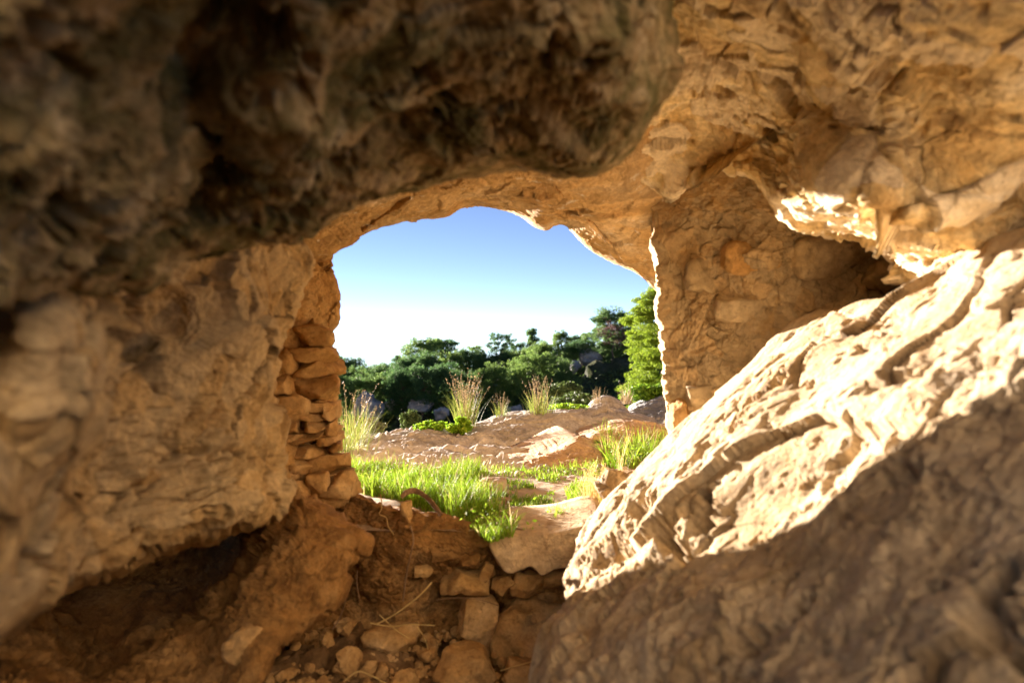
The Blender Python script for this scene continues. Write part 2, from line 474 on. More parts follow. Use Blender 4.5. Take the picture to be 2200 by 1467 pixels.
def build_ground():
    ys = np.concatenate([np.linspace(2.37, 9, 330), np.geomspace(9.05, 900, 90)])
    ks = np.concatenate([np.linspace(-9, -0.45, 40, endpoint=False), np.linspace(-0.45, 0.42, 420), np.linspace(0.44, 9, 40)])
    K, Y = np.meshgrid(ks, ys)
    X = K * Y
    Z = ground_z(X, Y)
    p = np.stack([X, Y, 0 * X], -1).reshape(-1, 3)
    near = (1 - smooth(9, 16, p[:, 1]))
    rocky = smooth(3.5, 3.85, p[:, 1] + 0.25 * perlin(p * 2.0, 5)) * near
    q = p * np.array([0.8, 2.2, 1.0])
    h = 0.02 * fbm(p * 3, 4, 3) * near
    h = h + rocky * (0.11 * fbm(q * 1.1, 6, 9, 0.58, True) - 0.06 + 0.08 * facets(q, 0.5, 15, 0.7, 0.3, 0.2) + 0.04 * facets(q, 0.14, 19, 0.8, 0.4, 0.2))
    st = 1.6 * fbm(q * 0.9, 4, 27, 0.5) + 0.25 * q[:, 1]
    fr = st * 4 - np.floor(st * 4)
    h = h + rocky * 0.06 * (np.floor(st * 4) + smooth(0.72, 1.0, fr) - st * 4)
    Z = Z + h.reshape(Z.shape)
    # ledge edge by the cave
    V = np.stack([X, Y, Z], -1).reshape(-1, 3)
    m, nt, b = new_mat("dry_soil_and_rock")
    geo = nd(nt, "ShaderNodeNewGeometry"); vec = geo.outputs["Position"]
    n1 = noise(nt, vec, 2.0, 8, 0.6)
    soil = ramp(nt, n1.outputs[0], [(0.3, (0.34, 0.24, 0.15)), (0.55, (0.45, 0.33, 0.22)), (0.75, (0.54, 0.42, 0.30))]).outputs[0]
    rockc = ramp(nt, n1.outputs[0], [(0.3, (0.35, 0.31, 0.275)), (0.5, (0.48, 0.435, 0.39)), (0.7, (0.62, 0.575, 0.53))]).outputs[0]
    sx = nd(nt, "ShaderNodeSeparateXYZ"); nt.links.new(vec, sx.inputs[0])
    mr = nd(nt, "ShaderNodeMapRange"); mr.inputs[1].default_value = 3.35; mr.inputs[2].default_value = 3.9
    nt.links.new(sx.outputs[1], mr.inputs[0])
    col = mixc(nt, mr.outputs[0], soil, rockc)
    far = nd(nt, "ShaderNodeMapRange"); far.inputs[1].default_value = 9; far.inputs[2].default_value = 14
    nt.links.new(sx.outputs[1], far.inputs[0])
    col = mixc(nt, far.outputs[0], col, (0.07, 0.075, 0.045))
    n3 = noise(nt, vec, 22, 7, 0.7)
    sp = ramp(nt, n3.outputs[0], [(0.3, (0.6, 0.58, 0.55)), (0.52, (1, 1, 1)), (0.75, (1.2, 1.18, 1.15))])
    col = mixc(nt, 0.8, col, sp.outputs[0], 'MULTIPLY')
    nt.links.new(col, b.inputs["Base Color"]); b.inputs["Roughness"].default_value = 0.95
    b.inputs["Specular IOR Level"].default_value = 0.15
    nb = noise(nt, vec, 45, 8, 0.72)
    bp = nd(nt, "ShaderNodeBump"); bp.inputs["Strength"].default_value = 0.6; bp.inputs["Distance"].default_value = 0.02
    nt.links.new(nb.outputs[0], bp.inputs["Height"]); nt.links.new(bp.outputs[0], b.inputs["Normal"])
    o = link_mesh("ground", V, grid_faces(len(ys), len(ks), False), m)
    tag(o, "dry rocky terrace of pinkish limestone and soil outside the cave mouth", "ground", kind="structure")

def build_hill():
    ys = np.linspace(30, 140, 120); xs = np.linspace(-60, 60, 150)
    X, Y = np.meshgrid(xs, ys)
    Z = hill_z(X, Y)
    p = np.stack([X, Y, 0 * X], -1).reshape(-1, 3)
    h = 1.1 * fbm(p / 9, 5, 71) + 0.9 * facets(p, 3.0, 75, 0.7, 0.3, 0.1)
    Z = Z + h.reshape(Z.shape) * 0.8
    m = rock_mat("scrub_hillside", (0.04, 0.05, 0.02), (0.07, 0.075, 0.035), (0.15, 0.14, 0.10), 0.35, stain=(0.035, 0.05, 0.02), stain_amt=0.7, stain_scale=0.4, bump=1.0, bump_scale=3)
    o = link_mesh("hill", np.stack([X, Y, Z], -1).reshape(-1, 3), grid_faces(len(ys), len(xs), False), m)
    tag(o, "shaded rocky hillside of dark scrub across the valley", "hill", kind="structure")

build_ground()
build_hill()

# ------------------------------------------------------------------ the rock the cave is cut in
def build_cliff():
    ring = np.array([(590, 560, 3.0), (590, 700, 3.0), (590, 850, 3.0), (600, 1000, 3.0), (640, 1120, 3.0), (800, 1300, 3.0), (1100, 1350, 3.0), (1400, 1300, 3.0),
                     (1500, 1050, 2.9), (1490, 850, 2.9), (1475, 700, 3.2), (1470, 600, 3.7), (1400, 520, 3.8), (1300, 470, 3.7), (1200, 420, 3.6), (1100, 385, 3.4),
                     (1000, 375, 3.2), (900, 400, 3.1), (800, 420, 3.1), (690, 460, 3.1)], float)
    R = catmull_closed(ring, 260)
    P0 = np.stack([(R[:, 0] - CX) / F * R[:, 2], R[:, 2], (CY - R[:, 1]) / F * R[:, 2]], 1)
    c = P0.mean(0)
    dirv = P0 - c; dirv[:, 1] = 0
    rad = np.linalg.norm(dirv, axis=1, keepdims=True); u = dirv / rad
    rows = []
    for s, yo in ((16, 2.5), (9, 1.3), (5, 0.7), (3, 0.45), (1.6, 0.3), (0.6, 0.2)):      # outer face, far to near the mouth
        q = P0 + u * s; q[:, 1] = P0[:, 1] + yo * 0.3 + 0.05; rows.append(q)
    rows.append(P0)
    for s, y in ((0.25, 2.85), (0.7, 2.75), (1.3, 2.6), (1.7, 2.35), (1.9, 2.1), (2.2, 1.85), (3.0, 1.7), (5.0, 1.6), (9.0, 1.55)):
        q = c + u * np.maximum(0.15, rad * 0.6 + s + 0.35); q[:, 1] = np.minimum(y, P0[:, 1] - 0.05); rows.append(q)
    A = np.array(rows)
    A[:, :, 2] = np.minimum(A[:, :, 2], 2.9 + 0.03 * (np.abs(A[:, :, 0])))  # top cut low so the sun passes over to the added fill face
    # finer rows
    t = np.linspace(0, len(A) - 1, 130); i = np.minimum(t.astype(int), len(A) - 2); f = (t - i)[:, None, None]
    B = A[i] * (1 - f) + A[i + 1] * f
    N = grid_normals(B, True)
    pf = B.reshape(-1, 3)
    pf = pf + N.reshape(-1, 3) * (0.25 * fbm(pf / 0.9, 4, 91) * smooth(0, 0.3, np.abs(np.repeat(np.arange(130), 260) / 129 * (len(A) - 1) - 6)))[:, None]
    V = pf
    o = link_mesh("cliff", V, grid_faces(130, 260, True), M_cliff)
    tag(o, "ochre bedrock of the cliff the cave is hollowed in", "cliff", kind="structure")
build_cliff()

M_rear = rock_mat("fill_cliff_rock", (0.48, 0.415, 0.32), (0.61, 0.53, 0.42), (0.70, 0.62, 0.51), 1.2, bump_scale=20)
def build_fill_cliff():
    """unseen rock face added across the open back to bounce warm sunlight into the cave"""
    ph = np.radians(np.linspace(118, 222, 90)); hs = np.linspace(-1.6, REAR_H, 60)
    PH, H = np.meshgrid(ph, hs)
    R = 6.8 + 0.18 * H
    P = np.stack([R * np.sin(PH), R * np.cos(PH), H], -1)
    N = grid_normals(P, False)
    p = P.reshape(-1, 3)
    p = p + N.reshape(-1, 3) * (0.5 * fbm(p / 2.0, 5, 131) + 0.5 * facets(p, 1.2, 133, 0.7, 0.3))[:, None]
    o = link_mesh("added_fill_cliff", p, grid_faces(60, 90, False), M_rear)
    tag(o, "added pale rock face out of view that bounces sun into the hollow", "cliff", kind="structure")
REAR_H = 7.8
build_fill_cliff()

def build_cave_floor():
    xs = np.concatenate([np.linspace(-12, -1.7, 20), np.linspace(-1.6, 1.3, 300), np.linspace(1.4, 12, 20)]); ys = np.concatenate([np.linspace(-14, 0.1, 40), np.linspace(0.2, 2.75, 260)])
    X, Y = np.meshgrid(xs, ys)
    Z = -1.05 - 0.05 * np.clip(2.2 - Y, 0, 3) + 0 * X
    p = np.stack([X, Y, 0 * X], -1).reshape(-1, 3)
    h = 0.10 * fbm(p / 0.4, 5, 33) + 0.3 * facets(p, 0.10, 35, 0.7, 0.4, 0.2)
    Z = Z + h.reshape(Z.shape)
    o = link_mesh("cave_floor", np.stack([X, Y, Z], -1).reshape(-1, 3), grid_faces(len(ys), len(xs), False), M_floor)
    tag(o, "dark red earth floor of the hollow below the cave mouth", "ground", kind="structure")
build_cave_floor()

def slope_d(px, py):
    k = (px - CX) / F; kz = (CY - py) / F
    return 0.78 / (0.97 * k - kz)

# overhanging dark rock at the top
o = mass("rock_overhang",
    [(1470, -60, 1.0), (1450, 60, 1.05), (1432, 160, 1.12), (1400, 260, 1.2), (1355, 330, 1.25), (1290, 375, 1.28), (1220, 380, 1.3), (1150, 368, 1.3), (1070, 372, 1.3),
     (960, 392, 1.3), (850, 412, 1.3), (770, 440, 1.32), (705, 482, 1.34), (670, 520, 1.3), (600, 530, 1.2), (520, 530, 1.1), (400, 555, 1.0), (300, 610, 0.88), (150, 640, 0.75),
     (0, 620, 0.66), (-200, 620, 0.55), (-380, 300, 0.48), (-350, -150, 0.42), (0, -380, 0.42), (700, -420, 0.5), (1250, -380, 0.72), (1480, -220, 0.9)],
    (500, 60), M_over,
    ctrl=[(1300, 250, 1.08), (1100, 250, 1.08), (1000, 350, 1.16), (1200, 100, 0.9), (900, 150, 0.86), (800, 350, 1.06), (700, 0, 0.66), (500, 200, 0.74), (600, 400, 0.95),
          (300, 350, 0.72), (100, 400, 0.6), (200, 100, 0.55), (0, 0, 0.45), (400, 480, 0.9), (1350, 0, 0.93), (330, 120, 0.66), (420, 180, 0.8), (480, 320, 0.85)],
    nu=760, nv=300, roll=(0.10, 0.12), wrap=0.9, wrap_scale=-0.2,
    disp=lambda p: (0.65 + 0.35 * smooth(1.3, 1.1, p[:, 1])) * rock(p, 0.22, 101, 1.1, 1.1, 2.2, 1.6) + hollows(p, [(385, 110, 0.7, 0.03, 0.02), (420, 190, 0.75, 0.03, 0.02), (455, 270, 0.8, 0.03, 0.03), (900, 170, 0.88, 0.06, 0.05), (600, 460, 1.02, 0.07, 0.06), (480, 460, 0.9, 0.07, 0.07), (150, 480, 0.66, 0.07, 0.07), (60, 100, 0.5, 0.06, 0.05), (1010, 230, 1.0, 0.05, 0.05), (300, 560, 0.85, 0.06, 0.06), (720, 330, 0.95, 0.05, 0.05), (620, 120, 0.72, 0.05, 0.04), (1250, 120, 0.95, 0.05, 0.04)], 2))
tag(o, "dark olive brown rock overhang hanging above the cave mouth, out of focus", "rock")

# wall on the near side, left of the mouth
o = mass("cave_wall",
    [(650, 540, 1.75), (662, 600, 1.75), (652, 660, 1.75), (640, 705, 1.72), (600, 770, 1.68), (590, 850, 1.68), (582, 900, 1.68), (590, 960, 1.68), (600, 1005, 1.7), (612, 1050, 1.7),
     (590, 1085, 1.62), (550, 1110, 1.5), (490, 1140, 1.4), (420, 1170, 1.3), (335, 1214, 1.18), (245, 1275, 1.05), (170, 1298, 0.97), (95, 1322, 0.9), (0, 1372, 0.8), (-150, 1440, 0.68), (-340, 1200, 0.56),
     (-360, 600, 0.52), (-250, 380, 0.56), (100, 380, 0.75), (350, 440, 1.05), (550, 470, 1.55)],
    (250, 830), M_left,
    ctrl=[(560, 640, 1.5), (450, 700, 1.3), (350, 620, 1.2), (500, 900, 1.45), (400, 1000, 1.3), (300, 1100, 1.12), (150, 850, 0.82), (250, 950, 1.0), (330, 760, 1.12), (370, 800, 1.22),
          (60, 720, 0.72), (0, 900, 0.72), (100, 1000, 0.82), (0, 1080, 0.72), (560, 1010, 1.52), (20, 690, 0.88), (330, 700, 1.24), (130, 880, 0.76), (60, 1150, 0.76), (180, 1190, 0.98), (60, 1270, 0.82)],
    nu=760, nv=300, roll=(0.10, 0.10), wrap=0.9, wrap_scale=-0.12,
    disp=lambda p: (0.55 + 0.45 * smooth(0.8, 1.1, p[:, 1])) * rock(p, 0.40, 201, 1.1, 1.25, 1.4, 0.8) + hollows(p, [(15, 700, 0.86, 0.09, 0.14), (120, 1205, 0.88, 0.05, 0.07), (30, 1200, 0.8, 0.05, 0.07), (210, 1215, 1.0, 0.05, 0.06), (300, 640, 1.05, 0.07, 0.08), (470, 930, 1.4, 0.06, 0.05), (420, 1020, 1.3, 0.05, 0.05), (330, 720, 1.1, 0.10, 0.10), (560, 690, 1.5, 0.05, 0.04), (250, 1060, 1.05, 0.05, 0.04), (520, 810, 1.5, 0.05, 0.04)], 3))
tag(o, "brown lumpy cave wall beside the dry stone pier, in shade", "rock wall", kind="thing")

# broken ochre roof and wall above the sloping boulder
o = mass("cave_wall",
    [(1335, 365, 2.15), (1390, 398, 2.3), (1440, 425, 2.25), (1500, 385, 2.1), (1560, 370, 2.02), (1620, 385, 1.97), (1655, 440, 1.92), (1700, 492, 1.9), (1790, 515, 1.88), (1870, 525, 1.85),
     (1935, 560, 1.82), (1960, 640, 1.85), (2080, 680, 1.8), (2250, 620, 1.65), (2600, 550, 1.4), (2700, 0, 1.1), (2500, -350, 0.9), (1800, -420, 0.95), (1200, -400, 1.2), (1180, -50, 1.5), (1200, 250, 1.9)],
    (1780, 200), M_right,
    ctrl=[(1660, 405, 1.84), (1700, 415, 1.72), (1760, 432, 1.58), (1850, 462, 1.47), (1950, 485, 1.44), (2060, 470, 1.42), (2100, 530, 1.5), (1800, 200, 1.5), (2000, 300, 1.38), (2200, 300, 1.25), (1500, 200, 1.75), (2200, 0, 0.98), (1680, 340, 1.8),
          (1450, 330, 2.05), (1500, 50, 1.5), (1800, 30, 1.2), (1950, 380, 1.42), (2130, 400, 1.36), (2200, 450, 1.42), (1980, 570, 1.7), (2040, 600, 1.66)],
    nu=800, nv=320, roll=(0.05, 0.06), wrap=0.6, wrap_scale=-0.12,
    disp=lambda p: rock(p, 0.40, 301, 0.7, 1.15, 1.2, 0.6) + hollows(p, [(1525, 200, 1.75, 0.06, 0.06), (1600, 95, 1.65, 0.06, 0.05), (1940, 110, 1.3, 0.06, 0.06), (1820, 350, 1.6, 0.03, 0.04), (1870, 345, 1.6, 0.035, 0.04), (1880, 250, 1.45, 0.05, 0.04), (2120, 380, 1.45, 0.06, 0.05), (1990, 230, 1.4, 0.04, 0.03), (1720, 250, 1.6, 0.04, 0.03)], 4))
tag(o, "bright ochre fractured cave roof of angular plates above the sloping boulder", "rock wall", kind="thing")

def slope_relief(p):
    """worn sandy face: broad swells, fractures, fine grit and small pits; lumpy and broken at its low end"""
    q = p @ SLOPE_R.T * np.array((0.75, 1, 1))
    d = 0.055 * fbm(q / 0.42, 3, 401) + 0.14 * facets(q, 0.34, 403, 0.55, 0.16, 0.16, 0.035, 0.3)
    last = facets.last
    d = d + 0.07 * facets(p, 0.19, 405, 0.6, 0.14, 0.12, 0.04, 0.2)
    gritty = 0.35 + 0.65 * smooth(-0.1, 0.3, perlin(p / 0.3, 407))
    d = d + gritty * (0.0030 * fbm(p / 0.03, 4, 409, 0.62) + 0.0045 * fbm(p / 0.15, 3, 411))
    w = 0.5 * np.stack([fbm(p * 22 + 9.1 * k, 3, 413 + k) for k in range(3)], 1)
    for sz, dep, th in ((0.05, 0.012, 0.42), (0.09, 0.022, 0.36)):
        f1, f2, v, cid = worley(p / sz + w, 417)
        r = ((cid >> np.uint32(4)) & np.uint32(255)).astype(np.float32) / 255
        d = d - dep * smooth(th, th * 0.5, f1) * (r > 0.6) * gritty
    d = d + smooth(1.35, 1.0, p[:, 1]) * 0.8 * rock(q, 0.20, 451, 0.9, 0.9, 1.0, 1.6)
    d = d + smooth(0.60, 0.15, p[:, 0]) * 0.75 * rock(p, 0.24, 431, 0.9, 0.9, 0.7, 1.7)
    rock.last = last
    return d

SLOPE_PITS = [(1385, 1075, 0.10, 0.07), (1450, 1165, 0.12, 0.08), (1345, 1035, 0.06, 0.04), (1330, 1180, 0.06, 0.04), (1530, 1010, 0.08, 0.05), (1570, 960, 0.08, 0.05), (1640, 880, 0.06, 0.04), (1690, 830, 0.05, 0.03),
    (1790, 950, 0.045, 0.035), (1770, 1010, 0.04, 0.03), (1300, 1290, 0.06, 0.05), (1640, 1330, 0.08, 0.05), (2120, 1340, 0.06, 0.06), (1930, 1060, 0.06, 0.04)]
SLOPE_R = np.array([[0.707, 0, 0.707], [0, 1, 0], [-0.707, 0, 0.707]])
# big sunlit boulder sloping down from the far side
ct = [(1252, 1128), (1310, 1070), (1390, 1010), (1450, 950), (1500, 905), (1560, 850), (1630, 780), (1700, 705), (1800, 648), (1900, 618), (1965, 596), (2040, 545), (2120, 520), (2200, 492),
      (2420, 430), (2900, 500), (2900, 1900), (2300, 2300), (1700, 2200), (1280, 1900), (1160, 1600), (1172, 1400), (1200, 1280), (1225, 1190)]
ctr = [(1600, 1000), (1400, 1200), (1800, 1200), (2000, 800), (2200, 1200), (1500, 1400), (1900, 1467), (2200, 1467)]
o = mass("sloping_boulder", [(x, y, slope_d(x, y)) for x, y in ct], (1800, 1100), M_slope,
    ctrl=[(x, y, slope_d(x, y) * 0.985) for x, y in ctr],
    nu=900, nv=360, roll=(0.07, 0.10), wrap=0.5, wrap_scale=-0.12,
    disp=lambda p: slope_relief(p)
         + hollows(p, [(x, y, slope_d(x, y), r, h) for x, y, r, h in SLOPE_PITS], 1))
tag(o, "huge pale sandy boulder sloping down, half in sun and half in shadow", "boulder")

# far arch over the mouth
o = mass("rock_arch",
    [(690, 560, 2.45), (716, 536, 2.45), (735, 524, 2.46), (780, 500, 2.5), (850, 478, 2.55), (920, 468, 2.6), (962, 461, 2.62), (985, 447, 2.64), (1020, 441, 2.66), (1080, 450, 2.72),
     (1120, 465, 2.78), (1150, 487, 2.8), (1175, 493, 2.84), (1192, 484, 2.88), (1215, 485, 2.92), (1245, 515, 3.0), (1290, 548, 3.08), (1340, 573, 3.16), (1385, 597, 3.22), (1420, 630, 3.26),
     (1500, 640, 3.3), (1500, 440, 2.6), (1440, 250, 2.0), (1300, 120, 1.6), (1000, 100, 1.5), (750, 180, 1.6), (620, 380, 2.0), (630, 540, 2.3)],
    (1080, 290), M_arch,
    ctrl=[(1250, 440, 2.45), (1330, 480, 2.65), (1380, 540, 2.95), (1100, 420, 2.4), (900, 430, 2.3), (800, 460, 2.3), (1330, 400, 2.25), (1200, 400, 2.15), (1000, 400, 2.2)],
    nu=800, nv=200, roll=(0.06, 0.10), wrap=0.6, wrap_scale=0.0,
    disp=lambda p: rock(p * np.array([1.0, 0.6, 1.0]), 0.26, 501, 0.30, 0.55, 1.2, 0.4))
tag(o, "thin ochre rock arch with pale streaks spanning the cave mouth", "rock arch")

def ragged_edge(P):
    x = P[:, 0] - 0.511 - (0.577 - P[:, 2]) * 0.0845
    n = fbm(np.stack([0 * x, P[:, 1] * 3, P[:, 2] * 9], 1) + 0.3, 5, 641, 0.62)
    P = P.copy()
    P[:, 0] += (1 - smooth(-0.01, 0.07, x)) * (0.022 * n - 0.02 * smooth(0.25, 0.5, n))
    return P

# mortared wall closing the pocket by the mouth
masonry = o = mass("masonry_wall",
    [(1400, 395, 2.5), (1404, 470, 2.5), (1409, 560, 2.5), (1416, 650, 2.5), (1423, 740, 2.5), (1430, 830, 2.5), (1440, 900, 2.5), (1450, 960, 2.48), (1480, 1100, 2.45), (1700, 1100, 2.3),
     (2000, 850, 2.2), (2080, 600, 2.2), (1980, 450, 2.2), (1700, 330, 2.2), (1540, 310, 2.3), (1430, 350, 2.45)],
    (1600, 680), M_masonry,
    ctrl=[(1640, 560, 2.3), (1560, 650, 2.4), (1750, 540, 2.3), (1500, 500, 2.42), (1500, 800, 2.42), (1650, 720, 2.33)],
    nu=620, nv=260, roll=(0.006, 0.004), wrap=0.14, wrap_scale=0.026, post=ragged_edge,
    disp=lambda p: (0.45 + 0.55 * smooth(0.0, 0.10, p[:, 0] - 0.511 - (0.577 - p[:, 2]) * 0.0845)) * rock(p, 0.30, 601, 0.6, 0.8, 1.5, 0.5))
tag(o, "brown mortared stone wall with a thin sunlit edge beside the cave mouth", "wall", kind="thing")

# earth bank under the mouth and the clod at the foot of the pier
o = mass("earth_bank",
    [(700, 1035, 2.62), (760, 1058, 2.55), (815, 1080, 2.5), (870, 1085, 2.46), (930, 1105, 2.42), (1000, 1125, 2.4), (1045, 1150, 2.36), (1120, 1160, 2.36), (1250, 1150, 2.36), (1420, 1150, 2.3),
     (1420, 1380, 2.3), (1150, 1400, 2.42), (900, 1400, 2.4), (650, 1400, 2.3), (560, 1200, 2.4), (600, 1060, 2.6)],
    (960, 1250), M_earth,
    ctrl=[(900, 1180, 2.34), (1000, 1220, 2.38), (1100, 1270, 2.44), (830, 1250, 2.36), (850, 1320, 2.4), (740, 1280, 2.5), (1150, 1230, 2.4), (950, 1290, 2.5), (1050, 1300, 2.52)],
    nu=600, nv=220, roll=(0.07, 0.06), wrap=0.4, wrap_scale=-0.1,
    disp=lambda p: rock(p, 0.20, 701, 0.9, 1.0, 2.0, 1.4))
tag(o, "red earth bank with roots under the grassy ledge", "earth bank")
o = mass("earth_clod",
    [(600, 1040, 2.18), (650, 1065, 2.14), (700, 1085, 2.08), (745, 1115, 2.05), (785, 1158, 2.02), (765, 1195, 1.98), (742, 1230, 1.96), (730, 1270, 1.92), (690, 1320, 1.86), (640, 1360, 1.8), (590, 1390, 1.7),
     (560, 1480, 1.55), (500, 1700, 1.4), (100, 1800, 1.2), (-300, 1700, 1.2), (-300, 1250, 1.7), (100, 1120, 2.5), (400, 1050, 2.5)],
    (450, 1330), M_earth,
    ctrl=[(650, 1150, 1.92), (700, 1200, 1.9), (550, 1200, 1.95), (480, 1180, 2.5), (300, 1250, 2.6), (450, 1320, 1.95), (300, 1420, 1.9), (100, 1320, 2.0), (100, 1460, 1.6), (580, 1300, 1.78), (540, 1130, 2.3), (400, 1230, 2.55), (200, 1380, 2.2), (450, 1440, 1.72)],
    nu=620, nv=240, roll=(0.10, 0.12), wrap=0.5, wrap_scale=-0.15,
    disp=lambda p: rock(p, 0.24, 801, 1.1, 1.1, 2.0, 1.6))
tag(o, "rough orange earth clod jutting out at the foot of the dry stone pier", "earth clod")

# ------------------------------------------------------------------ stones
import bmesh
from mathutils import Matrix, Euler
def _ico(n):
    bm = bmesh.new(); bmesh.ops.create_icosphere(bm, subdivisions=n, radius=1.0)
    bm.verts.ensure_lookup_table()
    V = np.array([v.co[:] for v in bm.verts]); T = np.array([[v.index for v in f.verts] for f in bm.faces]); bm.free()
    return V, T
ICO = {n: _ico(n) for n in (3, 4, 5)}

def stone_verts(size, seed, sub=4, power=8.0, cuts=10, rough=1.0, rot=(0, 0, 0)):
    """an angular broken stone: a rounded block with random faces knocked off it"""
    r = np.random.default_rng(seed)
    V, T = ICO[sub]
    V = V / (np.sum(np.abs(V) ** power, 1) ** (1 / power))[:, None]
    for k in range(cuts):
        n = r.normal(size=3); n /= np.linalg.norm(n)
        o = r.uniform(0.66, 1.0)
        dd = np.maximum(V @ n - o, 0)
        V = V - dd[:, None] * n
    S = np.asarray(size) * 0.5
    V = V * S
    m = float(np.min(S)) * 2
    nrm = V / S ** 2; nrm /= np.linalg.norm(nrm, axis=1, keepdims=True)
    q = V + r.uniform(-50, 50, 3)
    V = V + nrm * (rough * (0.07 * m * fbm(q / (m * 0.5), 5, seed % 97, 0.6) + 0.16 * facets(q, m * 0.4, seed % 89, 0.9, 0.4, 0.15)))[:, None]
    R = np.array(Euler(rot).to_matrix())
    return V @ R.T, T

def stone(name, c, size, seed, mat, label=None, group=None, parent=None, rot=(0, 0, 0), sub=4, power=8.0, cuts=10, rough=1.0):
    V, T = stone_verts(size, seed, sub, power, cuts, rough, rot)
    c = np.asarray(c, float)
    lo = c + np.array((0, 0, V[:, 2].min()))
    o = link_mesh(name, V + c, T, mat, parent=parent, origin=lo if parent is None else None)
    if label: tag(o, label, "stone", group)
    return o

def pstone(name, x0, y0, x1, y1, d, seed, mat, thick=None, **kw):
    """a stone that spans these photo pixels at this distance"""
    c = at((x0 + x1) / 2, (y0 + y1) / 2, d)
    w, h = (x1 - x0) / F * d, (y1 - y0) / F * d
    return stone(name, c, (w * 1.08, thick or (w + h) * 0.5, h * 1.08), seed, mat, **kw)

# dry stone pier at the far side of the mouth
pier = empty("dry_stone_pier", at(690, 1060, 2.6))
tag(pier, "dry stone pier of stacked ochre stones under the rock arch", "stone pier")
bpy.context.view_layer.update()
def under(o, parent):
    o.parent = parent
    o.matrix_parent_inverse = Matrix.Translation(parent.location).inverted()
    return o
core = mass("rubble_core",
    [(640, 520, 2.45), (700, 530, 2.5), (716, 545, 2.52), (706, 562, 2.54), (718, 582, 2.55), (731, 610, 2.56), (735, 645, 2.56), (728, 690, 2.56), (712, 716, 2.56), (719, 742, 2.56), (714, 775, 2.57),
     (704, 820, 2.6), (702, 880, 2.62), (704, 940, 2.62), (720, 1000, 2.62), (752, 1040, 2.6), (768, 1062, 2.58), (740, 1090, 2.5), (620, 1110, 2.4), (560, 1050, 2.35), (550, 800, 2.3), (560, 600, 2.3)],
    (640, 800), M_stone, nu=560, nv=150, roll=(0.12, 0.06), wrap=0.3, wrap_scale=-0.22, ctrl=[(650, 640, 2.42), (640, 850, 2.45), (650, 980, 2.44)],
    disp=lambda p: rock(p, 0.17, 901, 0.55, 0.9, 1.0, 0.4))
under(core, pier)
PIER = [(630, 738, 724, 776), (640, 768, 722, 808), (628, 810, 722, 862), (580, 848, 664, 886), (660, 860, 718, 882), (586, 880, 664, 904), (662, 880, 706, 904), (652, 900, 702, 924), (582, 902, 640, 930),
        (700, 898, 724, 930), (590, 928, 650, 950), (650, 924, 706, 948), (696, 930, 726, 950), (708, 946, 734, 972), (640, 950, 700, 976), (590, 952, 640, 990), (686, 970, 744, 1012), (636, 978, 688, 1012),
        (600, 992, 640, 1030), (700, 1008, 768, 1062), (664, 1010, 706, 1056), (620, 1026, 668, 1066), (590, 800, 630, 846), (600, 740, 640, 800), (640, 700, 716, 742), (704, 864, 722, 900)]
for i, (x0, y0, x1, y1) in enumerate(PIER):
    xm = (x0 + x1) / 2
    dd = 2.40 + (xm - 590) / 140 * 0.15
    o = pstone("stone", x0, y0, x1, y1, dd, 1000 + i, M_stone, thick=0.22, power=12.0, cuts=8, rough=1.0,
               rot=(0, RNG.uniform(-0.08, 0.08), RNG.uniform(-0.25, 0.25)))
    under(o, pier)

for i in range(46):
    xm, ym = RNG.uniform(592, 716), RNG.uniform(735, 1050)
    w, h = RNG.uniform(12, 34), RNG.uniform(8, 18)
    o = pstone("stone", xm - w / 2, ym - h / 2, xm + w / 2, ym + h / 2, 2.425 + (xm - 590) / 140 * 0.15, 1600 + i, M_stone if i % 3 else M_masonry, thick=0.12, power=12.0, cuts=9, sub=3,
               rot=(0, RNG.uniform(-0.15, 0.15), RNG.uniform(-0.3, 0.3)))
    under(o, pier)

# stones showing in the mortared wall
for i, (x0, y0, x1, y1, d, m) in enumerate([(1560, 522, 1690, 606, 2.36, M_stone), (1700, 512, 1860, 600, 2.32, M_masonry), (1530, 622, 1640, 702, 2.42, M_masonry), (1470, 815, 1560, 880, 2.46, M_masonry),
        (1660, 690, 1745, 765, 2.36, M_masonry), (1850, 560, 1950, 620, 2.26, M_masonry), (1470, 560, 1550, 640, 2.47, M_masonry), (1440, 850, 1475, 930, 2.49, M_stone)]):
    o = pstone("stone", x0, y0, x1, y1, d, 1500 + i, m, thick=0.16, rough=1.1, power=5.0, cuts=9)
    o.parent = masonry; o.matrix_parent_inverse = Matrix.Translation(masonry.location).inverted()

# ledge slab and rubble under it
M_slab = rock_mat('slab_stone', (0.40, 0.26, 0.14), (0.52, 0.37, 0.22), (0.62, 0.48, 0.32), 5.0, bump_scale=60)
slab = mass("ledge_slab", [(1052, 1166, 2.30), (1080, 1152, 2.31), (1150, 1150, 2.3), (1200, 1143, 2.29), (1262, 1128, 2.28), (1300, 1140, 2.25), (1290, 1215, 2.22), (1200, 1222, 2.24), (1165, 1236, 2.25),
     (1140, 1216, 2.27), (1092, 1230, 2.27), (1066, 1200, 2.29)], (1180, 1185), M_slab, nu=360, nv=90, roll=(0.03, 0.008), back=(0.02, 0.34, 0.02),
     disp=lambda p: 0.5 * rock(p, 0.16, 951, 0.6, 0.7, 0.8, 0.1))
tag(slab, "flat pale stone slab with sunlit top forming the ledge of the mouth", "stone slab")

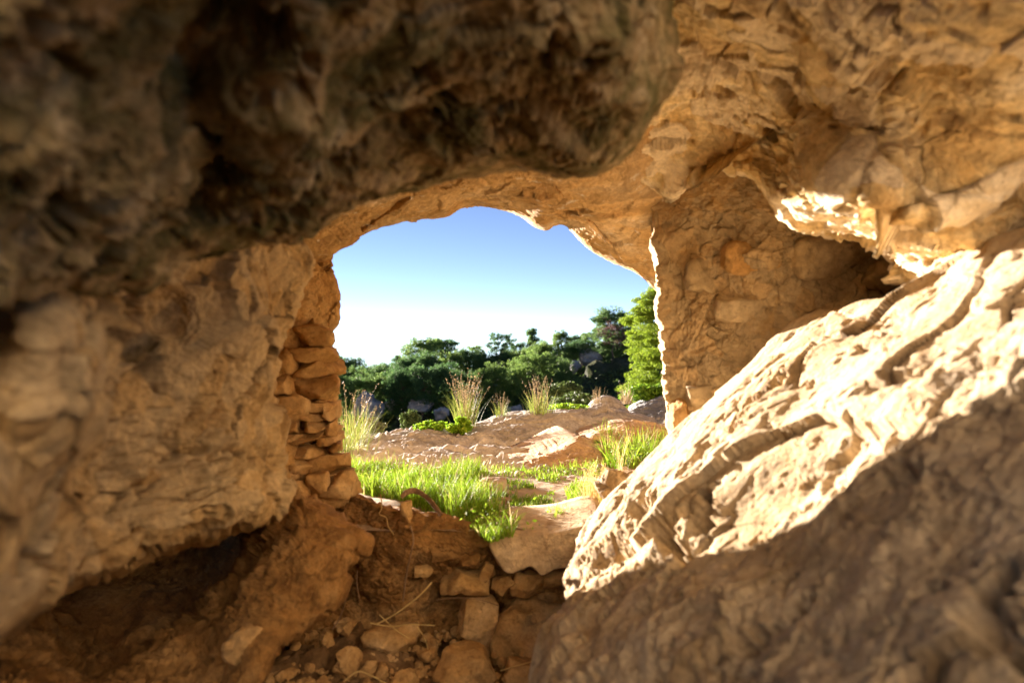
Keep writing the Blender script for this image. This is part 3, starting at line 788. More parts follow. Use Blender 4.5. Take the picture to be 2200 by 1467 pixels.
RUB = [(886, 1212, 932, 1236, "small rounded stone in the bank below the bark strip"), (948, 1232, 1048, 1278, "long curved stone wedged low in the bank beneath the grass"),
       (1030, 1208, 1064, 1248, "small knobbly stone under the slab's pointed end"), (1058, 1240, 1102, 1278, "rough round stone under the ledge slab, next to the long curved one"),
       (1098, 1234, 1168, 1276, "wide rough stone under the middle of the ledge slab"), (1164, 1224, 1215, 1262, "rough stone under the ledge slab, touching the sloping boulder"),
       (930, 1175, 985, 1205, "earthy lump of stone in the bank just below the grass edge"), (985, 1190, 1030, 1215, "flat earthy stone in the bank near the slab"),
       (858, 1078, 886, 1128, "pale wedge stone standing at the grass edge of the bank")]
for i, (x0, y0, x1, y1, lab) in enumerate(RUB):
    pstone("stone", x0, y0, x1, y1, 2.36 if i < 8 else 2.40, 1100 + i, M_earth if 5 < i < 8 else M_stone, label=lab, group="stones in the earth bank", rough=1.2)

PIT = [(984, 1285, 1072, 1408, 2.32, "tall upright angular stone on the pit floor", 0.14), (1076, 1278, 1200, 1420, 2.36, "broad sandy block on the pit floor behind the sloping boulder", 0.25),
       (782, 1346, 896, 1398, 2.28, "long flat wedge stone on the pit floor near the straw", 0.16), (720, 1332, 762, 1366, 2.32, "small blocky stone beside the long flat wedge stone", 0.07),
       (722, 1384, 780, 1450, 2.12, "pointed upright shard of stone in the pit", 0.07), (684, 1354, 714, 1386, 2.25, "small reddish round stone near the earth clod", 0.06),
       (950, 1398, 1068, 1478, 2.10, "big pale angular stone at the bottom edge of the pit", 0.18), (950, 1385, 990, 1416, 2.22, "small pale stone behind the big pale angular one", 0.07),
       (1078, 1418, 1180, 1480, 2.12, "flat low slab at the foot of the sandy block", 0.2), (808, 1426, 834, 1454, 2.1, "tiny square stone next to the pointed shard", 0.045),
       (778, 1416, 810, 1452, 2.1, "little round stone touching the pointed shard", 0.05), (714, 1422, 738, 1448, 2.1, "tiny brown stone on the clod side of the pointed shard", 0.04),
       (498, 1340, 574, 1406, 1.72, "orange block sticking out of the earth clod", 0.12), (842, 1440, 900, 1475, 2.08, "dark brown stone at the bottom of the pit", 0.1),
       (900, 1395, 940, 1424, 2.2, "brown pebble between the wedge stone and the big pale one", 0.06)]
M_pit = rock_mat("pit_stone", (0.36, 0.19, 0.07), (0.46, 0.28, 0.12), (0.56, 0.38, 0.20), 6.0, bump_scale=80)
for i, (x0, y0, x1, y1, d, lab, th) in enumerate(PIT):
    pstone("stone", x0, y0, x1, y1, d, 1200 + i, M_pit, thick=th, label=lab, group="loose stones in the pit", rough=1.1,
           rot=(RNG.uniform(-0.2, 0.2), RNG.uniform(-0.25, 0.25), RNG.uniform(-0.5, 0.5)), cuts=14)

# ------------------------------------------------------------------ tubes, blades, leaves
def tube(name, pts, r, mat, parent=None, sides=8, flat=1.0, sub=6):
    P = np.asarray(pts, float)
    t = np.linspace(0, len(P) - 1, (len(P) - 1) * sub + 1)
    Q = np.empty((len(t), 3))
    for k, u in enumerate(t):
        i = min(int(u), len(P) - 2); f = u - i
        a, b, c, d = P[max(i - 1, 0)], P[i], P[i + 1], P[min(i + 2, len(P) - 1)]
        Q[k] = 0.5 * (2 * b + (c - a) * f + (2 * a - 5 * b + 4 * c - d) * f * f + (3 * b - a - 3 * c + d) * f ** 3)
    R = np.interp(t, np.arange(len(P)), np.broadcast_to(r, len(P)))
    T = np.gradient(Q, axis=0); T /= np.linalg.norm(T, axis=1, keepdims=True) + 1e-12
    ref = np.array((0.3, 0.9, 0.2)); A = np.cross(T, ref); A /= np.linalg.norm(A, axis=1, keepdims=True) + 1e-12
    B = np.cross(T, A)
    th = np.linspace(0, 2 * np.pi, sides, endpoint=False)
    V = Q[:, None] + R[:, None, None] * (np.cos(th)[None, :, None] * A[:, None] * flat + np.sin(th)[None, :, None] * B[:, None])
    n = len(Q)
    V = np.vstack([V.reshape(-1, 3), Q[:1], Q[-1:]])
    j = np.arange(sides); j2 = (j + 1) % sides
    caps = np.concatenate([np.stack([np.full(sides, n * sides), j, j2], 1), np.stack([np.full(sides, n * sides + 1), (n - 1) * sides + j2, (n - 1) * sides + j], 1)])
    if name is None: return V, grid_faces(n, sides, True), caps
    return link_mesh(name, V, [grid_faces(n, sides, True), caps], mat, parent=parent, origin=Q[np.argmin(Q[:, 2])] if parent is None else None)

def ribbons(base, h, w, az, lean, curl, segs=4, droop=0.0):
    """grass blades: base (n,3), height, width, azimuth of lean, lean and curl angles"""
    n = len(base)
    u = np.linspace(0, 1, segs + 1)[None, :]
    ang = lean[:, None] + curl[:, None] * u
    step = h[:, None] / segs
    hx = np.concatenate([np.zeros((n, 1)), np.cumsum(np.sin(ang[:, :-1]) * step, 1)], 1)
    hz = np.concatenate([np.zeros((n, 1)), np.cumsum(np.cos(ang[:, :-1]) * step, 1)], 1)
    ca, sa = np.cos(az)[:, None], np.sin(az)[:, None]
    c = np.stack([base[:, None, 0] + hx * ca, base[:, None, 1] + hx * sa, base[:, None, 2] + hz], -1)
    ww = w[:, None] * (1 - u ** 1.6) * 0.5 + 0.0002
    fa = az + np.pi / 2 + RNG.uniform(-0.9, 0.9, n)
    s = np.stack([np.cos(fa), np.sin(fa), np.zeros(n)], -1)[:, None] * ww[..., None]
    V = np.stack([c - s, c + s], 2).reshape(n, -1, 3)
    m = 2 * (segs + 1)
    k = np.arange(segs)
    f = np.stack([2 * k, 2 * k + 1, 2 * k + 3, 2 * k + 2], 1)
    Fq = (np.arange(n)[:, None, None] * m + f[None]).reshape(-1, 4)
    return V.reshape(-1, 3), Fq, c

def leaves(pts, size, aspect=0.5, up=0.3, rng=RNG, fold=0.25, outward=None):
    """leaf shaped faces (two triangles folded on the midrib) round the given points"""
    n = len(pts)
    nn = rng.normal(size=(n, 3)); nn[:, 2] += up
    if outward is not None: nn = nn + outward
    nn /= np.linalg.norm(nn, axis=1, keepdims=True)
    a = np.cross(nn, rng.normal(size=(n, 3))); a /= np.linalg.norm(a, axis=1, keepdims=True)
    b = np.cross(nn, a)
    s = size * rng.uniform(0.65, 1.35, n)[:, None]
    tip, root = pts + a * s * 0.5, pts - a * s * 0.5
    l = pts + b * s * aspect * 0.5 + nn * s * fold * 0.3
    r = pts - b * s * aspect * 0.5 + nn * s * fold * 0.3
    V = np.stack([root, r, tip, l], 1).reshape(-1, 3)
    q = np.arange(n)[:, None] * 4
    return V, np.concatenate([q + np.array([[0, 1, 2]]), q + np.array([[0, 2, 3]])])

def ball_points(centers, radii, n, rng, shell=0.45):
    """n points in each ellipsoid, thicker towards its skin; returns points and outward directions"""
    c = np.repeat(np.asarray(centers), n, 0); r = np.repeat(np.asarray(radii), n, 0)
    u = rng.normal(size=c.shape); u /= np.linalg.norm(u, axis=1, keepdims=True)
    k = rng.uniform(shell ** 3, 1, len(c))[:, None] ** (1 / 3)
    return c + u * k * r, u

M_grass = leaf_mat("green_grass", (0.13, 0.25, 0.02), (0.22, 0.37, 0.03), (0.34, 0.45, 0.06), 0.42, dry=(0.50, 0.42, 0.20))
M_grass2 = leaf_mat("tuft_grass", (0.16, 0.25, 0.035), (0.25, 0.32, 0.06), (0.38, 0.36, 0.14), 0.4)
M_seed = leaf_mat("dry_seed_heads", (0.24, 0.17, 0.09), (0.34, 0.25, 0.14), (0.46, 0.36, 0.22), 0.3)
M_straw = leaf_mat("dry_straw", (0.52, 0.36, 0.12), (0.66, 0.48, 0.20), (0.75, 0.60, 0.32), 0.35)
M_leaf = leaf_mat("fresh_green_leaves", (0.12, 0.26, 0.02), (0.22, 0.40, 0.03), (0.36, 0.50, 0.06), 0.4)
M_ivy = leaf_mat("ivy_leaves", (0.07, 0.17, 0.015), (0.13, 0.27, 0.025), (0.22, 0.36, 0.04), 0.35)
M_shrub = leaf_mat("shrub_leaves", (0.06, 0.10, 0.03), (0.09, 0.14, 0.04), (0.13, 0.18, 0.06), 0.35)
M_grey_shrub = leaf_mat("grey_shrub_leaves", (0.12, 0.13, 0.06), (0.18, 0.19, 0.09), (0.26, 0.25, 0.13), 0.25)
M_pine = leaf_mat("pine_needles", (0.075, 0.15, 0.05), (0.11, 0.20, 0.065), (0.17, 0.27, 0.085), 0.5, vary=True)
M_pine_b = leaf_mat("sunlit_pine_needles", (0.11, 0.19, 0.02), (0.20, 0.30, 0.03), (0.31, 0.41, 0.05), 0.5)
M_dead = leaf_mat("dead_needles", (0.12, 0.06, 0.05), (0.17, 0.09, 0.075), (0.22, 0.13, 0.10), 0.2)
M_bark = rock_mat("pine_bark", (0.10, 0.07, 0.05), (0.16, 0.11, 0.08), (0.22, 0.17, 0.13), 6, bump_scale=20)
M_root = rock_mat("root_bark", (0.18, 0.10, 0.05), (0.26, 0.16, 0.09), (0.34, 0.23, 0.14), 12, bump_scale=160)

def gpt(px, py, lift=0.0):
    """the spot on the terrace seen at these photo pixels"""
    y = gy(py); x = (px - CX) / F * y
    return np.array((x, y, float(ground_z(np.array([x]), np.array([y]))[0]) + lift))

# ------------------------------------------------------------------ grass on the ledge (nobody could count it)
def in_poly(x, y, poly):
    c = np.zeros(len(x), bool)
    for i in range(len(poly)):
        (x1, y1), (x2, y2) = poly[i], poly[i - 1]
        c ^= ((y1 > y) != (y2 > y)) & (x < (x2 - x1) * (y - y1) / (y2 - y1 + 1e-9) + x1)
    return c

def grass_patch(label, poly, n, h, w, clump=0.0, thin=0.0):
    P = np.array(poly, float)
    y0, y1 = gy(P[:, 1].max()), gy(P[:, 1].min())
    r = RNG
    out = []
    while sum(len(a) for a in out) < n:
        y = r.uniform(y0, y1, 8 * n); k = r.uniform((P[:, 0].min() - CX) / F, (P[:, 0].max() - CX) / F, 8 * n)
        px = CX + k * F; py = CY + F * (0.05 + 0.535 / y)
        ok = in_poly(px, py, poly)
        p3 = np.stack([k * y, y, 0 * y], 1)
        if clump: ok &= fbm(p3 * 7, 3, 5) > clump * 0.35 + r.normal(0, 0.05, len(y))
        out.append(p3[ok])
    b = np.concatenate(out)[:n]
    b[:, 2] = ground_z(b[:, 0], b[:, 1]) - 0.005
    patch = 0.35 + 1.1 * smooth(-0.35, 0.4, perlin(b * 5, 77) + 0.4 * perlin(b * 14, 78))
    V, Fq, _ = ribbons(b, h * r.uniform(0.5, 1.3, n) * patch, w * r.uniform(0.6, 1.3, n), r.uniform(0, 2 * np.pi, n), r.uniform(0.0, 0.45, n), r.uniform(0.1, 1.3, n))
    lv = b[r.integers(0, n, n // 4)] + r.normal(0, 0.01, (n // 4, 3)) + np.array((0, 0, 1)) * r.uniform(0.2, 0.75, (n // 4, 1)) * h
    V2, T2 = leaves(lv, w * 3.2, 0.6, 0.8)
    o = link_mesh("grass", np.vstack([V, V2]), [Fq, T2 + len(V)], M_grass, smooth_shade=False)
    return tag(o, label, "grass", kind="stuff")

grass_patch("dense bright green grass along the earth bank", [(730, 1000), (800, 1008), (900, 1020), (985, 1012), (1040, 1018), (1015, 1045), (1035, 1075), (1085, 1105), (1110, 1125), (1105, 1150), (1050, 1165), (1020, 1140), (930, 1105), (850, 1085), (780, 1060), (745, 1040)], 9000, 0.085, 0.0045)
grass_patch("thin line of short green grass at the foot of the orange outcrop", [(990, 1015), (1060, 1006), (1180, 1010), (1300, 1000), (1300, 1018), (1150, 1026), (1040, 1030)], 700, 0.045, 0.005)
grass_patch("sparse seedlings scattered over the bare soil", [(1060, 1035), (1290, 1015), (1270, 1130), (1110, 1140), (1090, 1100), (1050, 1060)], 1100, 0.03, 0.005, clump=0.8)
grass_patch("green weeds beside the dry straw tuft", [(1215, 1060), (1250, 1045), (1310, 1060), (1300, 1100), (1240, 1115), (1190, 1128), (1180, 1110), (1225, 1090)], 1500, 0.055, 0.005)
grass_patch("green grass between the outcrops and the sloping boulder", [(1285, 958), (1330, 950), (1420, 955), (1450, 980), (1400, 1000), (1330, 1010), (1300, 1000)], 2200, 0.13, 0.006)
grass_patch("patch of low weeds in the middle of the soil", [(1095, 1085), (1150, 1075), (1195, 1085), (1180, 1100), (1110, 1108)], 500, 0.03, 0.005)

# ------------------------------------------------------------------ rocks on the terrace
def outcrop(contour, center, label, mat, back, L=0.5, nu=420, nv=120, roll=(0.25, 0.25), ctrl=(), k=0.6, name="rock_outcrop"):
    o = mass(name, contour, center, mat, nu=nu, nv=nv, roll=roll, back=back, ctrl=ctrl, hi=60,
             disp=lambda p: k * rock(p, L, int(abs(contour[0][0])) + 5, 0.7, 1.3, 1.0, 0.3))
    return tag(o, label, "rock")

outcrop([(955, 962, 5.5), (985, 938, 5.7), (1010, 915, 5.9), (1065, 895, 6.2), (1110, 884, 6.3), (1160, 882, 6.3), (1210, 878, 6.4), (1260, 878, 6.5), (1310, 875, 6.5), (1350, 882, 6.5), (1385, 895, 6.4), (1410, 912, 6.2),
         (1400, 935, 5.8), (1300, 948, 5.6), (1150, 962, 5.4), (1040, 968, 5.4)], (1190, 925), "long grey brown ridge of bedrock below the feathery grass tufts", M_out, (0.1, 0.9, -0.1), 0.55, 640, 150, (0.35, 0.4))
outcrop([(1262, 872, 7.2), (1278, 858, 7.2), (1305, 850, 7.3), (1335, 865, 7.3), (1350, 890, 7.1), (1290, 900, 7.0), (1255, 890, 7.0)], (1305, 878), "pointed little rock on top of the bedrock ridge", M_out, (0.05, 0.4, -0.1), 0.3, 240, 60)
outcrop([(1095, 1012, 4.0), (1150, 985, 4.2), (1195, 962, 4.4), (1240, 940, 4.5), (1265, 948, 4.5), (1290, 962, 4.5), (1340, 958, 4.6), (1380, 975, 4.5), (1390, 1010, 4.1), (1300, 1022, 3.9), (1150, 1026, 3.85)], (1235, 990),
        "low orange brown outcrop with a sunlit pale top above the grass", M_outo, (-0.1, 0.9, -0.03), 0.4, 520, 130, (0.2, 0.2))
outcrop([(1255, 940, 5.0), (1300, 918, 5.3), (1340, 908, 5.4), (1390, 910, 5.4), (1440, 918, 5.3), (1500, 930, 5.2), (1500, 980, 4.7), (1380, 975, 4.7), (1300, 955, 4.8)], (1380, 940),
        "smooth orange outcrop beside the foot of the mortared wall", M_outo, (0.0, 0.8, -0.05), 0.4, 420, 110, (0.25, 0.2))
outcrop([(1345, 895, 8.0), (1385, 868, 8.6), (1430, 850, 9.0), (1500, 850, 9.0), (1500, 930, 7.4), (1400, 920, 7.6)], (1430, 885), "pale grey rock slope behind the foot of the mortared wall", M_grey, (0.2, 1.0, 0.0), 0.6, 300, 80)
outcrop([(830, 962, 5.4), (865, 940, 5.6), (905, 924, 5.8), (945, 922, 5.9), (972, 940, 5.7), (960, 965, 5.3), (890, 972, 5.2)], (905, 950), "flat topped pinkish rock beside the green leafy plants", M_out, (0.0, 0.7, -0.05), 0.35, 320, 90)
outcrop([(765, 985, 5.0), (800, 955, 5.5), (850, 932, 6.0), (905, 922, 6.3), (930, 935, 6.0), (860, 965, 5.2), (800, 995, 4.8)], (845, 960), "streaky pale limestone shelf near the tall grass clump", M_out, (0.1, 0.6, -0.05), 0.4, 320, 90)
outcrop([(868, 995, 4.55), (905, 972, 4.7), (950, 968, 4.75), (1000, 975, 4.7), (1015, 992, 4.5), (940, 1004, 4.4)], (940, 986), "low rounded hump of pinkish limestone in the middle of the terrace", M_out, (0.0, 0.6, -0.03), 0.3, 300, 80)
outcrop([(1012, 975, 4.9), (1035, 962, 5.0), (1065, 964, 5.0), (1080, 975, 4.9), (1045, 984, 4.8)], (1045, 973), "small pale rock lying on the flat terrace behind the rounded hump", M_out, (0.0, 0.3, -0.02), 0.2, 200, 50)
pstone("stone", 1022, 1030, 1086, 1080, 3.02, 1301, M_outo, thick=0.12, label="brown pointed stone lying in the green grass", rough=0.6, cuts=5)
pstone("stone", 1060, 1068, 1098, 1090, 2.86, 1302, M_outo, thick=0.07, label="small flat stone half sunk in the soil by the brown pointed stone", rough=0.6)
pstone("stone", 1285, 1010, 1365, 1085, 2.5, 1303, M_slope, thick=0.2, label="knobbly pale stone between the dry straw and the sloping boulder", rough=1.6, sub=5)

# bark strip, rootlets and straw
b0 = [at(862, 1068, 2.46), at(874, 1057, 2.47), (at(892, 1054, 2.48)), at(912, 1064, 2.46), at(930, 1082, 2.43), at(948, 1106, 2.41)]
tag(tube("bark_strip", b0, [0.002, 0.0032, 0.0036, 0.003, 0.0034, 0.0024], M_root, flat=3.4, sides=12), "brown bark strip arching out of the bank over the grass", "bark strip")
def rootlet(name, pts, r, mat, lab, cat):
    tag(tube(name, [at(*p) for p in pts], r, mat, sides=6), lab, cat)
rootlet("root", [(818, 1062, 2.47), (820, 1090, 2.44), (815, 1104, 2.42), (830, 1112, 2.41), (834, 1130, 2.38), (846, 1148, 2.35)], 0.0022, M_straw, "thin pale rootlet dangling over the earth bank", "root")
rootlet("root", [(768, 1225, 2.2), (766, 1250, 2.2), (770, 1275, 2.2), (772, 1285, 2.2)], 0.0020, M_root, "thin brown rootlet dangling in the dark hollow beside the clod", "root")
rootlet("root", [(745, 1240, 2.15), (742, 1290, 2.14), (728, 1330, 2.12), (715, 1350, 2.1)], 0.0022, M_root, "long curved brown rootlet at the edge of the earth clod", "root")
rootlet("root", [(882, 1130, 2.33), (888, 1160, 2.31), (880, 1200, 2.3), (872, 1240, 2.3), (866, 1290, 2.31)], 0.0035, M_root, "brown root running down the face of the earth bank", "root")
rootlet("straw", [(810, 1340, 2.2), (850, 1318, 2.2), (900, 1280, 2.22), (928, 1250, 2.25)], 0.0026, M_straw, "long straight straw leaning up against the bank", "straw")
rootlet("straw", [(796, 1338, 2.2), (840, 1345, 2.2), (880, 1341, 2.2), (935, 1343, 2.2)], 0.0020, M_straw, "straw lying flat above the long wedge stone", "straw")
rootlet("straw", [(815, 1320, 2.2), (850, 1352, 2.18), (880, 1372, 2.16)], 0.0018, M_straw, "short straw crossing the flat one at a slant", "straw")
rootlet("straw", [(896, 1345, 2.2), (912, 1370, 2.18), (920, 1395, 2.16)], 0.0018, M_straw, "short straw pointing down past the wedge stone", "straw")
rootlet("twig", [(940, 1288, 2.3), (980, 1284, 2.28), (1030, 1288, 2.25), (1070, 1300, 2.22)], 0.0018, M_root, "thin arched twig above the tall upright stone", "twig")
rootlet("straw", [(742, 1460, 2.0), (770, 1442, 2.0), (800, 1452, 2.0), (830, 1468, 2.0)], 0.0022, M_straw, "curved straw at the bottom of the pit", "straw")
rootlet("straw", [(1075, 1440, 2.05), (1110, 1430, 2.05), (1150, 1418, 2.06)], 0.0022, M_straw, "straw lying on the flat low slab", "straw")

# ------------------------------------------------------------------ tufts of tall grass
def tuft(px, py, y, h, spread, n, nseed, label, group="feathery grass tufts on the terrace", mat=M_grass2, name="grass_tuft", z=None, lean=0.35, seedmat=M_seed):
    x = (px - CX) / F * y
    base = np.array((x, y, (CY - py) / F * y))
    root = empty(name, base)
    tag(root, label, "grass tuft", group)
    r = RNG
    b = np.stack([r.normal(0, spread * 0.3, n), r.normal(0, spread * 0.3, n), np.full(n, -0.03)], 1)
    az = np.arctan2(b[:, 1], b[:, 0]) + r.normal(0, 0.6, n)
    V, Fq, _ = ribbons(b, h * r.uniform(0.35, 0.8, n), np.full(n, 0.00045 * y + 0.0008), az, r.uniform(0.0, lean, n), r.uniform(0.0, 0.9, n), 5)
    link_mesh("blades", V, Fq, mat, parent=root, smooth_shade=False)
    if nseed:
        b = np.stack([r.normal(0, spread * 0.22, nseed), r.normal(0, spread * 0.22, nseed), np.full(nseed, -0.03)], 1)
        az = r.uniform(0, 2 * np.pi, nseed)
        hh = h * r.uniform(0.65, 1.08, nseed)
        V, Fq, c = ribbons(b, hh, np.full(nseed, 0.0004 * y + 0.0005), az, r.uniform(0.0, lean * 0.9, nseed), r.uniform(0.0, 0.45, nseed), 6)
        Vs, Fs = [V], [Fq]
        off = len(V)
        tips = []
        for k in range(nseed):
            a, bb = c[k, -2], c[k, -1]
            for t in np.linspace(-0.6, 1.0, 9):
                tips.append(a + (bb - a) * t + r.normal(0, 0.006 * h / 0.5, 3))
        V2, T2 = leaves(np.array(tips), 0.020 * h / 0.5, 0.3, 0.6)
        link_mesh("seed_heads", np.vstack([V, V2]), [Fq, T2 + off], seedmat, parent=root, smooth_shade=False)
    return root

tuft(1000, 915, 6.1, 0.50, 0.15, 170, 46, "tall feathery grass tuft behind the green leafy plants")
tuft(1076, 896, 6.4, 0.26, 0.07, 60, 22, "small thin grass tuft standing alone on the bedrock ridge")
tuft(1158, 890, 6.3, 0.38, 0.15, 130, 36, "wide feathery grass tuft on the middle of the bedrock ridge")
tuft(1285, 870, 7.1, 0.22, 0.12, 60, 24, "small dry brown tuft by the pointed little rock", mat=M_seed)
tuft(1345, 862, 8.5, 0.26, 0.12, 70, 26, "thin dry brown stalks in front of the ivy mound", mat=M_seed)
tuft(738, 985, 4.6, 0.56, 0.22, 230, 18, "big pale green grass clump beside the dry stone pier", lean=0.6)
tuft(770, 935, 5.6, 0.40, 0.16, 140, 20, "bending grass clump next to the grey shrub", lean=0.6)
tuft(1272, 1085, 2.62, 0.20, 0.07, 130, 40, "dry golden straw tuft by the sloping boulder", group="dry golden tufts", mat=M_straw, seedmat=M_straw, lean=0.3)
tuft(1335, 1000, 3.3, 0.20, 0.05, 12, 7, "few curled golden stalks in front of the orange outcrop", group="dry golden tufts", mat=M_straw, seedmat=M_straw, lean=0.3)

# ------------------------------------------------------------------ leafy plants and shrubs
def shrub(px, py, y, w, h, n, size, mat, label, name="shrub", cat="shrub", seed=1, stems=True, depth=None, clumps=26):
    r = np.random.default_rng(seed)
    base = at(px, py, y)
    root = empty(name, base); tag(root, label, cat)
    u = r.normal(size=(clumps, 3)); u /= np.linalg.norm(u, axis=1, keepdims=True)
    C = u * r.uniform(0.25, 0.8, (clumps, 1)) * np.array((w / 2, (depth or w) / 2, h / 2)) + np.array((0, 0, h * 0.48))
    R = np.array((w, depth or w, h))[None] * r.uniform(0.10, 0.2, (clumps, 1))
    R[:, 2] = R[:, 2] * 1.0
    p, o = ball_points(C, R, n // clumps, r, 0.3)
    V, T = leaves(p, size, 0.6, 0.5, r, outward=o * 0.6)
    link_mesh("foliage", V, T, mat, parent=root, smooth_shade=False)
    if stems:
        Vs, Fs, Ts = [], [], []; off = 0
        for k in range(min(10, clumps)):
            V, Fq, Tq = tube(None, [(0, 0, -0.05), C[k] * 0.5 + r.normal(0, 0.02 * w, 3), C[k]], [0.02 * w, 0.014 * w, 0.006 * w], None, sides=5, sub=3)
            Vs.append(V); Fs.append(Fq + off); Ts.append(Tq + off); off += len(V)
        link_mesh("stems", np.vstack(Vs), [np.concatenate(Fs), np.concatenate(Ts)], M_bark, parent=root)
    return root

shrub(925, 932, 6.0, 0.36, 0.12, 1500, 0.035, M_leaf, "low bright green leafy plant trailing over the flat topped rock", "leafy_plant", "plant", 11)
shrub(985, 936, 5.8, 0.24, 0.17, 1500, 0.035, M_leaf, "bushy bright green plant at the foot of the tall feathery tuft", "leafy_plant", "plant", 12)
shrub(1215, 882, 6.6, 0.42, 0.07, 900, 0.03, M_leaf, "thin mat of green leaves along the crest of the bedrock ridge", "leafy_plant", "plant", 13)
shrub(1395, 872, 9.3, 0.85, 0.36, 3600, 0.05, M_ivy, "rounded mound of green ivy under the bright pine", "ivy_mound", "plant", 14, stems=False)
shrub(1207, 862, 13.0, 0.85, 0.42, 2600, 0.07, M_shrub, "dark green round bush behind the bedrock ridge", "shrub", "shrub", 15)
shrub(1240, 875, 11.0, 0.9, 0.25, 1600, 0.06, M_shrub, "flat dark bush just behind the ridge crest", "shrub", "shrub", 19)
shrub(880, 930, 11.0, 0.42, 0.40, 2200, 0.05, M_shrub, "dark green rounded bush below the hillside, behind the leafy plants", "shrub", "shrub", 16)
shrub(806, 940, 8.0, 0.32, 0.24, 2400, 0.028, M_grey_shrub, "dry grey green dome shaped shrub beside the pale limestone shelf", "shrub", "shrub", 17)

# ------------------------------------------------------------------ pines
def pine_mesh(seed, h, style):
    """crown and trunk of an Aleppo pine standing at the origin"""
    r = np.random.default_rng(seed)
    lean = r.normal(0, 0.06, 2)
    T = [np.array((0, 0, -0.6))]
    nseg = 6
    for k in range(1, nseg + 1):
        z = h * 0.86 * k / nseg
        T.append(np.array((lean[0] * z + r.normal(0, 0.035 * h), lean[1] * z + r.normal(0, 0.035 * h), z)))
    Vs, Fs, Cs = [], [], []; off = 0
    def add(pts, rad, sides=7):
        nonlocal off
        V, Fq, Tq = tube(None, pts, rad, None, sides=sides, sub=3)
        Vs.append(V); Fs.append(Fq + off); Cs.append(Tq + off); off += len(V)
    R0 = 0.022 * h
    add(T, list(np.linspace(R0, R0 * 0.3, nseg + 1)))
    C, R = [], []
    lo = {"umbrella": 0.55, "round": 0.22, "tall": 0.30, "open": 0.5}[style]
    nl = {"umbrella": 15, "round": 24, "tall": 18, "open": 11}[style]
    wid = {"umbrella": 0.42, "round": 0.34, "tall": 0.22, "open": 0.36}[style]
    for k in range(nl):
        f = lo + (0.97 - lo) * (k + r.uniform(0, 1)) / nl
        p = np.array([np.interp(f * h, [t[2] for t in T], [t[j] for t in T]) for j in range(3)])
        p[2] = min(f * h, T[-1][2])
        prof = {"umbrella": 1.0 - 0.5 * (f - lo), "round": math.sin(math.pi * min(1, (f - lo) / (1.02 - lo)) ** 0.8) * 0.8 + 0.3, "tall": 1.1 - 0.8 * (f - lo), "open": 0.9}[style]
        a = k * 2.4 + r.uniform(-0.5, 0.5)
        ln = wid * h * prof * r.uniform(0.55, 1.05)
        tip = p + np.array((math.cos(a) * ln, math.sin(a) * ln, ln * r.uniform(0.1, 0.5)))
        midp = (p + tip) / 2 + np.array((0, 0, -0.06 * ln)) + r.normal(0, 0.05 * ln, 3)
        add([p, midp, tip], [R0 * 0.35, R0 * 0.22, R0 * 0.08], 5)
        for q, m in ((tip, 1.0), (midp * 0.35 + tip * 0.65, 0.85), (midp, 0.55)):
            for _ in range(3):
                C.append(q + r.normal(0, 0.06 * h, 3) + np.array((0, 0, 0.02 * h)))
                s = h * 0.078 * m * r.uniform(0.6, 1.45) * (1.15 if style in ("umbrella", "round") else 0.9)
                R.append((s, s, s * 0.7))
    for _ in range(4):
        C.append(T[-1] + r.normal(0, 0.05 * h, 3) + np.array((0, 0, 0.06 * h))); s = h * 0.075 * r.uniform(0.7, 1.2); R.append((s, s, s * 0.7))
    pts, o = ball_points(C, R, 64, r, 0.3)
    V, Tl = leaves(pts, 0.034 * h, 0.42, 0.6, r, outward=o * 0.6)
    return (np.vstack(Vs), [np.concatenate(Fs), np.concatenate(Cs)]), (V, Tl)

STYLES = [("umbrella", 31), ("umbrella", 32), ("round", 33), ("round", 34), ("round", 35), ("tall", 36), ("open", 37)]
PROTO = []
for st, sd in STYLES:
    (tv, tf), (cv, ct_) = pine_mesh(sd, 5.0, st)
    root = empty("pine_tree", (0, 0, 0))
    tr = link_mesh("trunk", tv, tf, M_bark, parent=root)
    cr = link_mesh("crown", cv, ct_, M_pine, parent=root, smooth_shade=False)
    PROTO.append([root, tr, cr, 0])

# (pixel of the top, distance, prototype)
CREST = [(716, 768, 70, 3), (748, 774, 68, 2), (790, 789, 70, 4), (826, 783, 72, 2), (858, 765, 72, 5), (908, 734, 66, 0), (948, 731, 68, 1), (988, 752, 72, 3), (1024, 744, 74, 6), (1072, 718, 68, 6), (1112, 738, 72, 2), (1145, 707, 72, 5), (1172, 738, 74, 3),
         (1203, 715, 68, 4), (1238, 722, 74, 2), (1262, 716, 72, 1), (1282, 705, 74, 5), (1322, 668, 60, 2), (1350, 700, 66, 3), (1400, 690, 66, 4)]
MIDDLE = [(730, 790, 58, 2), (770, 800, 58, 4), (808, 792, 60, 3), (845, 785, 60, 2), (880, 770, 58, 4), (925, 765, 56, 3), (965, 762, 58, 2), (1005, 765, 60, 4), (1045, 760, 58, 3), (1085, 757, 60, 2), (1128, 752, 58, 4), (1160, 742, 56, 3), (1250, 735, 60, 0), (1222, 745, 60, 2), (1300, 735, 60, 4)]
FRONT = [(720, 805, 47, 3), (775, 815, 48, 4), (820, 808, 48, 2), (868, 800, 46, 3), (905, 795, 45, 0), (945, 792, 46, 4), (985, 800, 48, 2), (1065, 790, 48, 3), (1100, 795, 50, 4), (1150, 765, 46, 0), (1200, 775, 50, 3)]
KIND = {"umbrella": "flat crowned", "round": "bushy", "tall": "slender pointed", "open": "open branched"}
TONE = {0: "with two tiers", 1: "", 2: "", 3: "", 4: "", 5: "", 6: ""}
